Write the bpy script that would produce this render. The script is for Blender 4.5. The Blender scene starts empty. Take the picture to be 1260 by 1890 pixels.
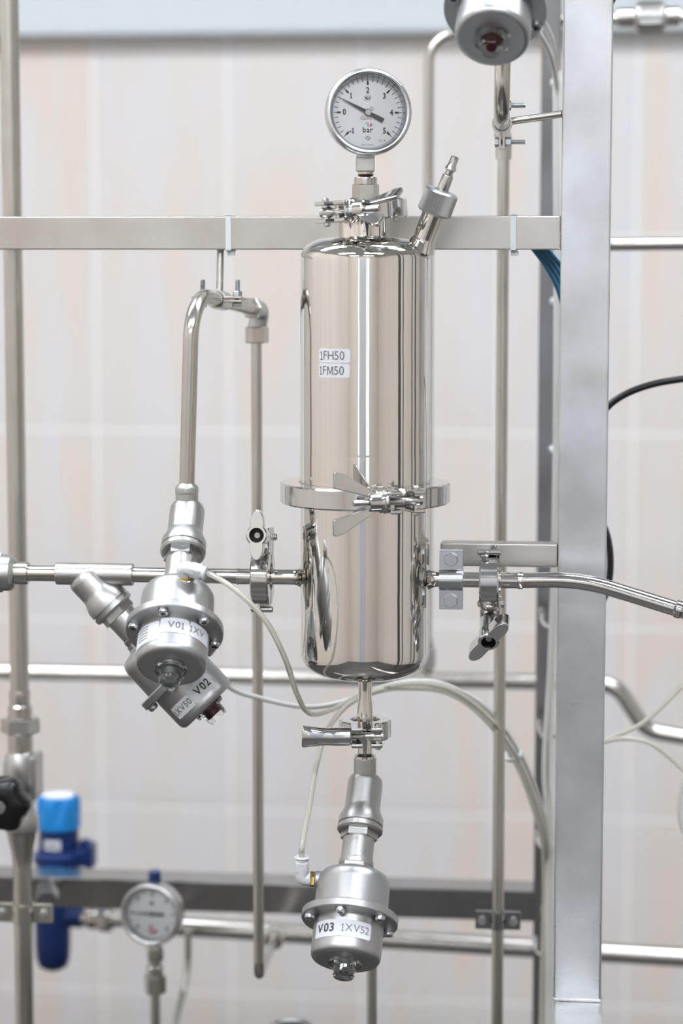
import bpy, bmesh, math, random
from mathutils import Vector as V, Matrix as Mx
random.seed(4)
S = bpy.context.scene
C = S.collection
PI = math.pi
rad = math.radians

# ------------------------------------------------------------------ camera
F = 4400.0                                   # focal length in pixels of the 1260x1890 frame
PITCH = math.atan(F / 39000.0)
YAW = math.atan(F / 41000.0)
EYE = V((0, 0, 1.5))
FW = V((-math.sin(YAW) * math.cos(PITCH), math.cos(YAW) * math.cos(PITCH), -math.sin(PITCH)))
RT = V((math.cos(YAW), math.sin(YAW), 0))
UP = RT.cross(FW)
cam = bpy.data.cameras.new('camera')
cam.sensor_fit = 'VERTICAL'
cam.sensor_height = 36.0
cam.lens = F / 1890.0 * 36.0
cam.clip_start = 0.05
cam.dof.use_dof = True
cam.dof.focus_distance = 1.90
cam.dof.aperture_fstop = 3.6
co = bpy.data.objects.new('camera', cam)
C.objects.link(co)
co.matrix_world = Mx(((RT.x, UP.x, -FW.x, EYE.x), (RT.y, UP.y, -FW.y, EYE.y), (RT.z, UP.z, -FW.z, EYE.z), (0, 0, 0, 1)))
S.camera = co

# ------------------------------------------------------------------ world, exposure
w = bpy.data.worlds.new('world')
S.world = w
w.use_nodes = True
w.node_tree.nodes['Background'].inputs[0].default_value = (0.80, 0.90, 1.0, 1)
w.node_tree.nodes['Background'].inputs[1].default_value = 1.7
S.view_settings.view_transform = 'Standard'
S.view_settings.look = 'None'
S.view_settings.gamma = 1.0
S.view_settings.use_curve_mapping = False
S.view_settings.exposure = 0.0
LAMP = 29.0                                    # brightness of the ceiling luminaires
S.cycles.use_adaptive_sampling = True
S.cycles.adaptive_threshold = 0.02
S.cycles.max_bounces = 8
S.cycles.glossy_bounces = 5
S.cycles.diffuse_bounces = 3
S.cycles.transmission_bounces = 6
S.cycles.caustics_reflective = False
S.cycles.caustics_refractive = False
S.cycles.sample_clamp_indirect = 6.0


def P(x, y, Y):
    """point seen at pixel (x, y) standing at depth Y"""
    d = FW + RT * ((x - 630) / F) - UP * ((y - 945) / F)
    return EYE + d * (Y / d.y)


# ------------------------------------------------------------------ materials
def newmat(name):
    m = bpy.data.materials.new(name)
    m.use_nodes = True
    return m, m.node_tree.nodes, m.node_tree.links, m.node_tree.nodes['Principled BSDF']


def plain(name, col, rough=0.5, metal=0.0, trans=0.0, ior=1.45, coat=0.0, emit=0.0):
    m, N, L, b = newmat(name)
    b.inputs['Base Color'].default_value = (*col, 1)
    b.inputs['Roughness'].default_value = rough
    b.inputs['Metallic'].default_value = metal
    b.inputs['Transmission Weight'].default_value = trans
    b.inputs['IOR'].default_value = ior
    b.inputs['Coat Weight'].default_value = coat
    if emit:
        b.inputs['Emission Color'].default_value = (*col, 1)
        b.inputs['Emission Strength'].default_value = emit
    return m


def steel(name, col, r0, r1, stretch=(6, 6, 6), bump=0.0, bscale=60.0, bdist=0.001, stain=0.0, aniso=0.0):
    """metal whose roughness, tint and fine relief wander along a stretched noise"""
    m, N, L, b = newmat(name)
    b.inputs['Metallic'].default_value = 1.0
    g = N.new('ShaderNodeNewGeometry')
    mp = N.new('ShaderNodeVectorMath'); mp.operation = 'MULTIPLY'; mp.inputs[1].default_value = stretch
    L.new(g.outputs['Position'], mp.inputs[0])
    n = N.new('ShaderNodeTexNoise'); n.inputs['Scale'].default_value = 1.0; n.inputs['Detail'].default_value = 5
    L.new(mp.outputs[0], n.inputs['Vector'])
    mr = N.new('ShaderNodeMapRange'); mr.inputs[1].default_value = 0.3; mr.inputs[2].default_value = 0.7
    mr.inputs[3].default_value = r0; mr.inputs[4].default_value = r1
    L.new(n.outputs[0], mr.inputs[0]); L.new(mr.outputs[0], b.inputs['Roughness'])
    n2 = N.new('ShaderNodeTexNoise'); n2.inputs['Scale'].default_value = 16.0; n2.inputs['Detail'].default_value = 4
    L.new(g.outputs['Position'], n2.inputs['Vector'])
    cr = N.new('ShaderNodeValToRGB')
    cr.color_ramp.elements[0].position = 0.30; cr.color_ramp.elements[1].position = 0.62
    d = 1.0 - stain
    cr.color_ramp.elements[0].color = (col[0] * d, col[1] * d * 0.985, col[2] * d * 0.96, 1)
    cr.color_ramp.elements[1].color = (*col, 1)
    L.new(n2.outputs[0], cr.inputs[0]); L.new(cr.outputs[0], b.inputs['Base Color'])
    if bump:
        n3 = N.new('ShaderNodeTexNoise'); n3.inputs['Scale'].default_value = bscale; n3.inputs['Detail'].default_value = 2
        L.new(g.outputs['Position'], n3.inputs['Vector'])
        bp = N.new('ShaderNodeBump'); bp.inputs['Strength'].default_value = bump; bp.inputs['Distance'].default_value = bdist
        L.new(n3.outputs[0], bp.inputs['Height']); L.new(bp.outputs[0], b.inputs['Normal'])
    return m


M = {}
M['mirror'] = steel('polished_steel', (0.74, 0.72, 0.685), 0.035, 0.075, (9, 9, 2), bump=0.10, bscale=14, bdist=0.004)
M['chrome'] = steel('bright_clamp_steel', (0.62, 0.615, 0.61), 0.07, 0.15, (60, 60, 60), bump=0.02, bscale=60, bdist=0.001)
M['pipe'] = steel('drawn_pipe_steel', (0.57, 0.545, 0.505), 0.17, 0.26, (40, 40, 6), stain=0.10)
M['satin'] = steel('ground_steel', (0.71, 0.725, 0.74), 0.24, 0.37, (9, 9, 14), stain=0.22)
M['bar'] = steel('ground_bar_steel', (0.57, 0.545, 0.505), 0.27, 0.38, (9, 14, 14), stain=0.16)
M['dark_bar'] = steel('rear_bar_steel', (0.32, 0.32, 0.325), 0.14, 0.22, (9, 14, 14), stain=0.12)
M['blast'] = steel('bead_blasted_steel', (0.49, 0.50, 0.51), 0.35, 0.44, (40, 40, 40), bump=0.22, bscale=900, bdist=0.0004, stain=0.06)
M['cast'] = steel('cast_steel', (0.52, 0.52, 0.515), 0.32, 0.41, (40, 40, 40), bump=0.30, bscale=700, bdist=0.0005, stain=0.08)
M['thread'] = plain('thread_steel', (0.58, 0.56, 0.53), 0.25, 1.0)
M['zinc'] = plain('zinc_steel', (0.56, 0.58, 0.60), 0.26, 1.0)
M['hole'] = plain('recess_shade', (0.03, 0.03, 0.032), 0.5)  # near-black colour stands in for the shade inside bores and sockets
M['brass'] = plain('brass', (0.78, 0.56, 0.22), 0.22, 1.0)
M['sealant'] = plain('brown_sealant', (0.10, 0.06, 0.045), 0.55)
M['white'] = plain('white_plastic', (0.70, 0.71, 0.73), 0.35)
M['tie'] = plain('white_nylon', (0.82, 0.86, 0.86), 0.4)
M['sticker'] = plain('white_sticker', (0.70, 0.72, 0.75), 0.55)
M['ink'] = plain('black_ink', (0.045, 0.045, 0.05), 0.5)
M['grey_ink'] = plain('grey_ink', (0.17, 0.165, 0.17), 0.5)
M['red_ink'] = plain('red_ink', (0.62, 0.06, 0.16), 0.5)
M['dial'] = plain('dial_white', (0.92, 0.945, 0.955), 0.45)
M['needle'] = plain('needle_grey', (0.055, 0.065, 0.075), 0.45)
M['red'] = plain('red_plastic', (0.72, 0.04, 0.05), 0.35)
M['clear'] = plain('clear_plastic', (0.96, 0.97, 0.97), 0.04, trans=1.0, ior=1.47)
M['hose'] = plain('clear_hose', (0.98, 0.965, 0.85), 0.10, trans=0.66, ior=1.42)
M['milk'] = plain('milky_hose', (0.92, 0.92, 0.88), 0.25, trans=0.30, ior=1.42)
M['cyan'] = plain('light_blue_plastic', (0.012, 0.22, 0.58), 0.32)
M['navy'] = plain('navy_plastic', (0.006, 0.024, 0.115), 0.35)
M['blue'] = plain('blue_hose', (0.09, 0.32, 0.54), 0.35)
M['black'] = plain('black_rubber', (0.012, 0.012, 0.013), 0.32)
M['bakelite'] = plain('black_bakelite', (0.006, 0.006, 0.0065), 0.22)
M['paint'] = plain('white_paint', (0.74, 0.78, 0.80), 0.55)
M['pvc'] = plain('white_pvc', (0.66, 0.72, 0.745), 0.4)
M['grout'] = plain('pale_grout', (0.90, 0.89, 0.88), 0.8)
M['doorleaf'] = plain('grey_door', (0.60, 0.61, 0.66), 0.5)
M['stripe_post'] = plain('dark_stripe_post', (0.05, 0.05, 0.055), 0.45)  # for the unseen posts added to darken reflections
M['lamp'] = plain('lamp_diffuser', (0.90, 0.935, 1.0), 0.5, emit=LAMP)
def glass_mat():
    m, N, L, b = newmat('gauge_glass')
    t = N.new('ShaderNodeBsdfTransparent'); gl = N.new('ShaderNodeBsdfGlossy'); gl.inputs['Roughness'].default_value = 0.03
    mx = N.new('ShaderNodeMixShader'); fr = N.new('ShaderNodeFresnel'); fr.inputs[0].default_value = 1.35
    o = N['Material Output']
    L.new(fr.outputs[0], mx.inputs[0]); L.new(t.outputs[0], mx.inputs[1]); L.new(gl.outputs[0], mx.inputs[2]); L.new(mx.outputs[0], o.inputs[0])
    return m
M['glass'] = glass_mat()


def tile_mat(name, rough=0.22):
    """glazed wall tile: soft upright veins of beige and cool white"""
    m, N, L, b = newmat(name)
    g = N.new('ShaderNodeNewGeometry')
    oi = N.new('ShaderNodeObjectInfo')
    mp = N.new('ShaderNodeVectorMath'); mp.operation = 'MULTIPLY'; mp.inputs[1].default_value = (21.0, 21.0, 3.0)
    L.new(g.outputs['Position'], mp.inputs[0])
    ad = N.new('ShaderNodeVectorMath'); ad.operation = 'ADD'
    sc = N.new('ShaderNodeVectorMath'); sc.operation = 'SCALE'; sc.inputs[3].default_value = 0.0
    L.new(oi.outputs['Random'], sc.inputs[0])
    L.new(mp.outputs[0], ad.inputs[0]); L.new(sc.outputs[0], ad.inputs[1])
    n = N.new('ShaderNodeTexNoise'); n.inputs['Scale'].default_value = 1.0; n.inputs['Detail'].default_value = 3; n.inputs['Distortion'].default_value = 0.5
    L.new(ad.outputs[0], n.inputs['Vector'])
    cr = N.new('ShaderNodeValToRGB'); e = cr.color_ramp.elements
    e[0].position = 0.30; e[0].color = (0.785, 0.69, 0.61, 1)
    e[1].position = 0.70; e[1].color = (0.745, 0.74, 0.765, 1)
    k = e.new(0.45); k.color = (0.765, 0.715, 0.665, 1)
    k = e.new(0.56); k.color = (0.755, 0.73, 0.715, 1)
    L.new(n.outputs[0], cr.inputs[0]); L.new(cr.outputs[0], b.inputs['Base Color'])
    b.inputs['Roughness'].default_value = rough
    return m
M['tile'] = tile_mat('glazed_tile', 0.25)


def wallmat(name, a, bcol, sx=0.2, sz=0.3):
    """side walls, seen only in reflections: tiled below, painted above"""
    m, N, L, b = newmat(name)
    g = N.new('ShaderNodeNewGeometry')
    n = N.new('ShaderNodeTexNoise'); n.inputs['Scale'].default_value = 1.0; n.inputs['Detail'].default_value = 3
    mp = N.new('ShaderNodeVectorMath'); mp.operation = 'MULTIPLY'; mp.inputs[1].default_value = (9, 9, 1.2)
    L.new(g.outputs['Position'], mp.inputs[0]); L.new(mp.outputs[0], n.inputs['Vector'])
    cr = N.new('ShaderNodeValToRGB'); e = cr.color_ramp.elements
    e[0].position = 0.35; e[0].color = (*a, 1); e[1].position = 0.65; e[1].color = (*bcol, 1)
    L.new(n.outputs[0], cr.inputs[0]); L.new(cr.outputs[0], b.inputs['Base Color'])
    b.inputs['Roughness'].default_value = 0.35
    return m
M['sidewall'] = wallmat('side_wall_tile', (0.78, 0.70, 0.61), (0.82, 0.78, 0.73))
M['floor'] = wallmat('floor_tile', (0.050, 0.045, 0.041), (0.065, 0.060, 0.055))


# ------------------------------------------------------------------ mesh helpers
I4 = Mx.Identity(4)


def frame(o, z, x=None):
    """4x4 with local Z along z, local X as near x as can be"""
    z = V(z).normalized()
    x = V(x) if x is not None else (V((1, 0, 0)) if abs(z.x) < 0.9 else V((0, 0, 1)))
    x = (x - z * x.dot(z)).normalized()
    y = z.cross(x)
    return Mx(((x.x, y.x, z.x, o[0]), (x.y, y.y, z.y, o[1]), (x.z, y.z, z.z, o[2]), (0, 0, 0, 1)))


def T(x, y=None, z=None):
    return Mx.Translation(V(x) if y is None else V((x, y, z)))


def lathe(bm, prof, seg=40, mt=I4, closed=False, a0=0.0, a1=2 * PI):
    full = abs(a1 - a0 - 2 * PI) < 1e-6
    n = seg if full else seg + 1
    rings = []
    for (r, z) in prof:
        if r < 1e-7:
            rings.append([bm.verts.new(mt @ V((0, 0, z)))])
        else:
            rings.append([bm.verts.new(mt @ V((r * math.cos(a0 + (a1 - a0) * i / seg), r * math.sin(a0 + (a1 - a0) * i / seg), z))) for i in range(n)])
    pairs = list(zip(rings, rings[1:])) + ([(rings[-1], rings[0])] if closed else [])
    for A, B in pairs:
        for i in range(seg):
            j = (i + 1) % n
            if len(A) == 1 and len(B) == 1:
                continue
            if len(A) == 1:
                bm.faces.new((A[0], B[i], B[j]))
            elif len(B) == 1:
                bm.faces.new((A[i], B[0], A[j]))
            else:
                bm.faces.new((A[i], B[i], B[j], A[j]))
    if closed and not full:
        bm.faces.new([R[0] for R in rings])
        bm.faces.new([R[-1] for R in rings][::-1])


def cyl(bm, r, z0, z1, mt=I4, seg=24, ch=0.0):
    c = min(ch, r * 0.5, abs(z1 - z0) * 0.45)
    p = [(0, z0), (r - c, z0), (r, z0 + c), (r, z1 - c), (r - c, z1), (0, z1)] if c else [(0, z0), (r, z0), (r, z1), (0, z1)]
    lathe(bm, p, seg, mt)


def hexn(bm, af, z0, z1, mt=I4, ch=0.0008, rin=0.0):
    R = af / math.sqrt(3)
    lathe(bm, [(rin, z0), (R * 0.93, z0), (R, z0 + ch), (R, z1 - ch), (R * 0.93, z1), (rin, z1)], 6, mt)


def rod(bm, a, b, r, seg=16, ch=0.0):
    a, b = V(a), V(b)
    cyl(bm, r, 0, (b - a).length, frame(a, b - a), seg, ch)


def thread(bm, r, z0, z1, mt=I4, pitch=0.0012, seg=18):
    p = [(0, z0), (r * 0.82, z0)]
    z = z0
    while z + pitch <= z1:
        p += [(r, z + pitch * 0.5), (r * 0.82, z + pitch)]
        z += pitch
    p += [(r * 0.82, z1), (0, z1)]
    lathe(bm, p, seg, mt)


def box(bm, size, mt=I4, bev=0.0, seg=2):
    t = bmesh.new()
    bmesh.ops.create_cube(t, size=1.0)
    for v in t.verts:
        v.co = V((v.co.x * size[0], v.co.y * size[1], v.co.z * size[2]))
    if bev:
        bmesh.ops.bevel(t, geom=t.edges[:], offset=bev, segments=seg, affect='EDGES', profile=0.5)
    merge(bm, t, mt)


def merge(bm, t, mt=I4):
    t.verts.index_update()
    vs = [bm.verts.new(mt @ v.co) for v in t.verts]
    for f in t.faces:
        try:
            bm.faces.new([vs[v.index] for v in f.verts])
        except ValueError:
            pass
    t.free()


def prism(bm, poly, z0, z1, mt=I4, bev=0.0):
    t = bmesh.new()
    A = [t.verts.new((x, y, z0)) for x, y in poly]
    B = [t.verts.new((x, y, z1)) for x, y in poly]
    t.faces.new(A[::-1]); t.faces.new(B)
    n = len(poly)
    for i in range(n):
        t.faces.new((A[i], A[(i + 1) % n], B[(i + 1) % n], B[i]))
    if bev:
        bmesh.ops.recalc_face_normals(t, faces=t.faces[:])
        es = [e for e in t.edges if len(e.link_faces) == 2 and e.calc_face_angle(0) > 0.5]
        bmesh.ops.bevel(t, geom=es, offset=bev, segments=2, affect='EDGES', profile=0.5)
    merge(bm, t, mt)


def sweep(bm, pts, r, seg=14, cap=True, rs=None, sq=None):
    pts = [V(p) for p in pts]
    n = len(pts)
    tg = []
    for i in range(n):
        a = pts[max(i - 1, 0)]; b = pts[min(i + 1, n - 1)]
        tg.append((b - a).normalized())
    up = V((0, 0, 1)) if abs(tg[0].z) < 0.9 else V((0, 1, 0))
    x = (up - tg[0] * up.dot(tg[0])).normalized()
    rings = []
    for i in range(n):
        x = (x - tg[i] * x.dot(tg[i])).normalized()
        y = tg[i].cross(x)
        rr = rs[i] if rs else r
        if sq:
            ring = [bm.verts.new(pts[i] + x * a * sq[0] + y * b * sq[1]) for a, b in ((-.5, -.5), (.5, -.5), (.5, .5), (-.5, .5))]
        else:
            ring = [bm.verts.new(pts[i] + x * rr * math.cos(2 * PI * k / seg) + y * rr * math.sin(2 * PI * k / seg)) for k in range(seg)]
        rings.append(ring)
    m = len(rings[0])
    for A, B in zip(rings, rings[1:]):
        for k in range(m):
            bm.faces.new((A[k], A[(k + 1) % m], B[(k + 1) % m], B[k]))
    if cap:
        bm.faces.new(rings[0][::-1]); bm.faces.new(rings[-1])


def fillet(pts, r, n=10):
    pts = [V(p) for p in pts]
    out = [pts[0]]
    for i in range(1, len(pts) - 1):
        a, b, c = pts[i - 1], pts[i], pts[i + 1]
        u = (a - b).normalized(); v = (c - b).normalized()
        ang = u.angle(v)
        d = min(r / math.tan(ang / 2), (a - b).length * 0.49, (c - b).length * 0.49)
        rr = d * math.tan(ang / 2)
        ctr = b + (u + v).normalized() * (rr / math.sin(ang / 2))
        s = b + u * d - ctr; e = b + v * d - ctr
        w_ = s.angle(e)
        for k in range(n + 1):
            t = k / n
            out.append(ctr + (s * math.sin((1 - t) * w_) + e * math.sin(t * w_)) / math.sin(w_))
    out.append(pts[-1])
    return out


def spline(pts, n=8):
    pts = [V(p) for p in pts]
    q = [pts[0] * 2 - pts[1]] + pts + [pts[-1] * 2 - pts[-2]]
    out = []
    for i in range(1, len(q) - 2):
        a, b, c, d = q[i - 1:i + 3]
        for k in range(n):
            t = k / n
            out.append(0.5 * ((2 * b) + (c - a) * t + (2 * a - 5 * b + 4 * c - d) * t * t + (3 * b - a - 3 * c + d) * t ** 3))
    out.append(pts[-1])
    return out


BASE = {}


def wn(o):
    md = o.modifiers.new('weighted_normal', 'WEIGHTED_NORMAL')
    md.weight = 90
    md.keep_sharp = True


def obj(name, bm, m, parent=None, loc=None, sharp=35, mesh=None):
    """link one mesh object; vertices come in world coordinates"""
    if mesh is None:
        bmesh.ops.recalc_face_normals(bm, faces=bm.faces[:])
        mesh = bpy.data.meshes.new(name)
        bm.to_mesh(mesh); bm.free()
        for p in mesh.polygons:
            p.use_smooth = True
        mesh.set_sharp_from_angle(angle=rad(sharp))
        mesh.materials.append(M[m] if isinstance(m, str) else m)
    o = bpy.data.objects.new(name, mesh)
    C.objects.link(o)
    wn(o)
    if parent is not None:
        o.parent = parent
        BASE[o.name] = BASE[parent.name]
        mesh.transform(T(-BASE[o.name]))
    else:
        if loc is None:
            xs = [v.co for v in mesh.vertices]
            loc = V((sum(c.x for c in xs) / len(xs), sum(c.y for c in xs) / len(xs), min(c.z for c in xs)))
        loc = V(loc)
        mesh.transform(T(-loc))
        o.location = loc
        BASE[o.name] = loc
    return o


def tag(o, label, cat=None, group=None, kind=None):
    o['label'] = label
    if cat: o['category'] = cat
    if group: o['group'] = group
    if kind: o['kind'] = kind
    return o


def thing(name, label, cat, loc, group=None):
    o = bpy.data.objects.new(name, None)
    o.empty_display_size = 0.02
    C.objects.link(o)
    o.location = V(loc)
    BASE[o.name] = V(loc)
    return tag(o, label, cat, group)


def part(name, m, parent, fn, sharp=35, label=None):
    bm = bmesh.new()
    fn(bm)
    o = obj(name, bm, m, parent, sharp=sharp)
    if label: o['label'] = label
    return o


def single(name, m, fn, label, cat, group=None, sharp=35):
    bm = bmesh.new()
    fn(bm)
    return tag(obj(name, bm, m, None, sharp=sharp), label, cat, group)


def textmesh(body, size, bold=0.0, ax='CENTER'):
    cu = bpy.data.curves.new('t', 'FONT')
    cu.body = body; cu.size = 1.0; cu.align_x = ax; cu.align_y = 'CENTER'; cu.resolution_u = 3
    cu.offset = bold / size
    o = bpy.data.objects.new('t', cu)
    me = bpy.data.meshes.new_from_object(o)
    vs = [v.co * size for v in me.vertices]
    fs = [tuple(p.vertices) for p in me.polygons]
    bpy.data.objects.remove(o); bpy.data.curves.remove(cu); bpy.data.meshes.remove(me)
    return vs, fs


def put_text(bm, body, size, f, bold=0.0, sx=1.0, ax='CENTER'):
    """lay the glyphs out one by one; the figure one gets its flag and foot"""
    gl, x = [], 0.0
    for ch in body:
        if ch == ' ':
            x += 0.25 * size
            continue
        if ch == '1':
            h, t = 0.345 * size, 0.042 * size + bold
            polys = [[(-t, -h), (t, -h), (t, h), (-t, h)],
                     [(-t, h), (-t, h - 2.3 * t), (-0.155 * size, h - 3.6 * t - 0.02 * size), (-0.155 * size, h - 1.9 * t - 0.02 * size)],
                     [(-0.15 * size, -h), (0.15 * size, -h), (0.15 * size, -h + 1.7 * t), (-0.15 * size, -h + 1.7 * t)]]
            vs = [V((a, b, 0)) for p in polys for a, b in p]
            fs = [tuple(range(4 * k, 4 * k + 4)) for k in range(3)]
        elif ch == 'M':
            h, t, hw = 0.345 * size, 0.085 * size + 2 * bold, 0.30 * size
            polys = [[(-hw, -h), (-hw + t, -h), (-hw + t, h), (-hw, h)], [(hw - t, -h), (hw, -h), (hw, h), (hw - t, h)],
                     [(-hw + t * 0.4, h), (-hw + t * 1.5, h), (t * 0.45, -h * 0.75), (-t * 0.45, -h * 0.75)],
                     [(hw - t * 1.5, h), (hw - t * 0.4, h), (t * 0.45, -h * 0.75), (-t * 0.45, -h * 0.75)]]
            vs = [V((a, b, 0)) for p in polys for a, b in p]
            fs = [tuple(range(4 * k, 4 * k + 4)) for k in range(4)]
        else:
            vs, fs = textmesh(ch, size, bold)
        lo = min(v.x for v in vs); hi = max(v.x for v in vs)
        gl.append((vs, fs, x - lo))
        x += hi - lo + 0.085 * size
    wd = x - 0.085 * size
    for vs, fs, dx in gl:
        b = [bm.verts.new(f((v.x + dx - wd / 2) * sx, v.y)) for v in vs]
        for p in fs:
            try:
                bm.faces.new([b[i] for i in p])
            except ValueError:
                pass


def sticker(bm, w_, h, f, rc=0.002, n=14):
    """thin label with rounded corners, f(x, y, lift) -> point"""
    top, bot = [], []
    for i in range(n + 1):
        x = -w_ / 2 + w_ * (1 - math.cos(PI * i / n)) / 2
        dx = min(x + w_ / 2, w_ / 2 - x)
        y = h / 2
        if dx < rc:
            y = h / 2 - rc + math.sqrt(max(rc * rc - (rc - dx) ** 2, 0))
        y = max(y, 1e-5)
        top.append([bm.verts.new(f(x, y, L)) for L in (0.00005, 0.0003)])
        bot.append([bm.verts.new(f(x, -y, L)) for L in (0.00005, 0.0003)])
    for i in range(n):
        for k in (0, 1):
            bm.faces.new((top[i][k], top[i + 1][k], bot[i + 1][k], bot[i][k]))
        bm.faces.new((top[i][0], top[i + 1][0], top[i + 1][1], top[i][1]))
        bm.faces.new((bot[i][0], bot[i + 1][0], bot[i + 1][1], bot[i][1]))
    bm.faces.new((top[0][0], top[0][1], bot[0][1], bot[0][0]))
    bm.faces.new((top[n][0], top[n][1], bot[n][1], bot[n][0]))


# ================================================================== the room
YW = 3.60
XL, XR, YF, ZT = -2.3, 2.4, -3.0, 2.75


def slab(name, size, ctr, m):
    bm = bmesh.new()
    box(bm, size, T(ctr))
    o = obj(name, bm, m, None)
    o['kind'] = 'structure'
    return o


slab('floor', (XR - XL, YW - YF, 0.1), V(((XL + XR) / 2, (YW + YF) / 2, -0.05)), 'floor')
slab('ceiling', (XR - XL + 0.2, YW - YF + 0.3, 0.1), V(((XL + XR) / 2, (YW + YF) / 2, ZT + 0.05)), 'paint')
slab('wall_left', (0.1, YW - YF + 0.2, ZT), V((XL - 0.05, (YW + YF) / 2, ZT / 2)), 'sidewall')
slab('wall_right', (0.1, YW - YF + 0.2, ZT), V((XR + 0.05, (YW + YF) / 2, ZT / 2)), 'sidewall')
WINS = ((-0.86, -0.56, 0.75, 2.10), (0.34, 0.92, 0.75, 2.10))      # glazed side lights beside the door
bm = bmesh.new()
xs = [XL] + [v for q in WINS for v in q[:2]] + [XR]
for a, b in zip(xs[::2], xs[1::2]):
    box(bm, (b - a, 0.1, ZT), T((a + b) / 2, YF - 0.05, ZT / 2))
for a, b, c, d in WINS:
    box(bm, (b - a, 0.1, c), T((a + b) / 2, YF - 0.05, c / 2))
    box(bm, (b - a, 0.1, ZT - d), T((a + b) / 2, YF - 0.05, (ZT + d) / 2))
o = obj('wall_front', bm, 'sidewall'); o['kind'] = 'structure'
wall = slab('wall_back', (XR - XL, 0.1, ZT), V(((XL + XR) / 2, YW + 0.0460, ZT / 2)), 'grout')
bm = bmesh.new()
box(bm, (XR - XL, 0.012, ZT - 1.815), T((XL + XR) / 2, YW - 0.004, (ZT + 1.815) / 2))
obj('painted_band', bm, 'paint', wall)
TW, TH_ = 0.2045, 0.2955
X0 = P(175, 300, YW).x
tm = None
for r in range(7):
    for c in range(-4, 8):
        cx = X0 + (c + 0.5) * TW
        cz = 1.806 - (r + 0.5) * TH_
        if cz < 0:
            continue
        if tm is None:
            bm = bmesh.new()
            box(bm, (TW - 0.0042, 0.010, TH_ - 0.0042), I4, 0.0012, 2)
            tm = bpy.data.meshes.new('tile')
            bmesh.ops.recalc_face_normals(bm, faces=bm.faces[:])
            bm.to_mesh(tm); bm.free()
            tm.materials.append(M['tile'])
            for p in tm.polygons: p.use_smooth = True
            tm.set_sharp_from_angle(angle=rad(40))
        o = bpy.data.objects.new('tile', tm)
        C.objects.link(o)
        wn(o)
        o.parent = wall
        o.location = V((cx, YW, cz)) - BASE[wall.name]
# cable trunking above the tiles
bm = bmesh.new()
box(bm, (XR - XL, 0.05, 0.062), T((XL + XR) / 2, YW - 0.03, 1.838), 0.006, 3)
o = obj('trim_1', bm, 'pvc'); o['kind'] = 'structure'

# door and glazed side lights behind the camera (seen mirrored in the filter housing)
for i, (a, b, c, d) in enumerate(WINS):
    bm = bmesh.new()
    for x in (a + 0.02, b - 0.02):
        box(bm, (0.04, 0.12, d - c), T(x, YF - 0.04, (c + d) / 2), 0.003)
    for z in (c + 0.02, d - 0.02):
        box(bm, (b - a - 0.08, 0.12, 0.04), T((a + b) / 2, YF - 0.04, z), 0.003)
    wi = obj('window_%d' % (i + 1), bm, 'white'); wi['kind'] = 'structure'
    part('pane', 'glass', wi, lambda bm: box(bm, (b - a - 0.07, 0.006, d - c - 0.07), T((a + b) / 2, YF - 0.05, (c + d) / 2)))
bm = bmesh.new()
box(bm, (0.70, 0.05, 2.05), T(-0.11, YF + 0.03, 1.025), 0.004)
dr = obj('door_1', bm, 'doorleaf'); dr['kind'] = 'structure'


def door_frame(bm):
    for x in (-0.50, 0.28):
        box(bm, (0.08, 0.09, 2.12), T(x, YF + 0.045, 1.06), 0.004)
    box(bm, (0.86, 0.09, 0.08), T(-0.11, YF + 0.045, 2.16), 0.004)
part('door_frame', 'white', dr, door_frame)
part('door_handle', 'chrome', dr, lambda bm: (rod(bm, (0.18, YF + 0.05, 1.0), (0.18, YF + 0.11, 1.0), 0.009), rod(bm, (0.18, YF + 0.11, 1.0), (0.06, YF + 0.11, 1.0), 0.009)))

# ceiling luminaires
def luminaire(x, y, label, rz=0.0):
    t = thing('ceiling_light', label, 'light', (x, y, ZT), 'ceiling luminaires')
    R = Mx.Rotation(rz, 4, 'Z')
    part('housing', 'paint', t, lambda bm: box(bm, (1.24, 0.34, 0.05), T(x, y, ZT - 0.025) @ R, 0.006))
    part('diffuser', 'lamp', t, lambda bm: box(bm, (1.18, 0.28, 0.012), T(x, y, ZT - 0.055) @ R, 0.003))
for (x, y, l) in ((-1.2, 2.0, 'long white ceiling light over the left end of the tiled wall'),
                  (0.5, 2.0, 'long white ceiling light over the right end of the tiled wall'),
                  (-1.2, 0.3, 'long white ceiling light in front of the rack, left one'),
                  (0.5, 0.3, 'long white ceiling light in front of the rack, right one'),
                  (-1.2, -1.9, 'long white ceiling light near the door, left one'),
                  (0.5, -1.9, 'long white ceiling light near the door, right one')):
    luminaire(x, y, l)

# ================================================================== the rack
YP = 1.965                                         # post centre
XPOST = P(1082, 300, YP - 0.02).x
rack = thing('steel_rack', 'welded stainless steel rack of square tube carrying the filter and pipes', 'rack', (XPOST, YP, 0.55))
zb = P(1060, 1846, YP - 0.02).z


def front_post(bm):
    a = 0.040
    box(bm, (a, a, 2.2 - zb), T(XPOST, YP, (2.2 + zb) / 2), 0.002)
part('post', 'satin', rack, front_post)


def foot(bm):
    # the post stands on a horizontal leg that runs towards the viewer
    box(bm, (0.040, 0.62, 0.040), T(XPOST + 0.002, YP + 0.02 - 0.31, zb - 0.0212) @ Mx.Rotation(0.004, 4, 'Z'), 0.002)
part('foot', 'satin', rack, foot)
part('weld_seam', 'chrome', rack, lambda bm: box(bm, (0.0405, 0.0405, 0.0022), T(XPOST, YP, zb), 0.0008))

YB = 1.975                                         # cross bar centre
zb0, zb1 = P(500, 461, YB - 0.0125).z, P(500, 399, YB - 0.0125).z
XBL = -0.75
part('crossbar', 'bar', rack, lambda bm: box(bm, (XPOST - 0.02 - XBL, 0.025, zb1 - zb0), T((XPOST - 0.02 + XBL) / 2, YB, (zb0 + zb1) / 2), 0.0012))


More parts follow.
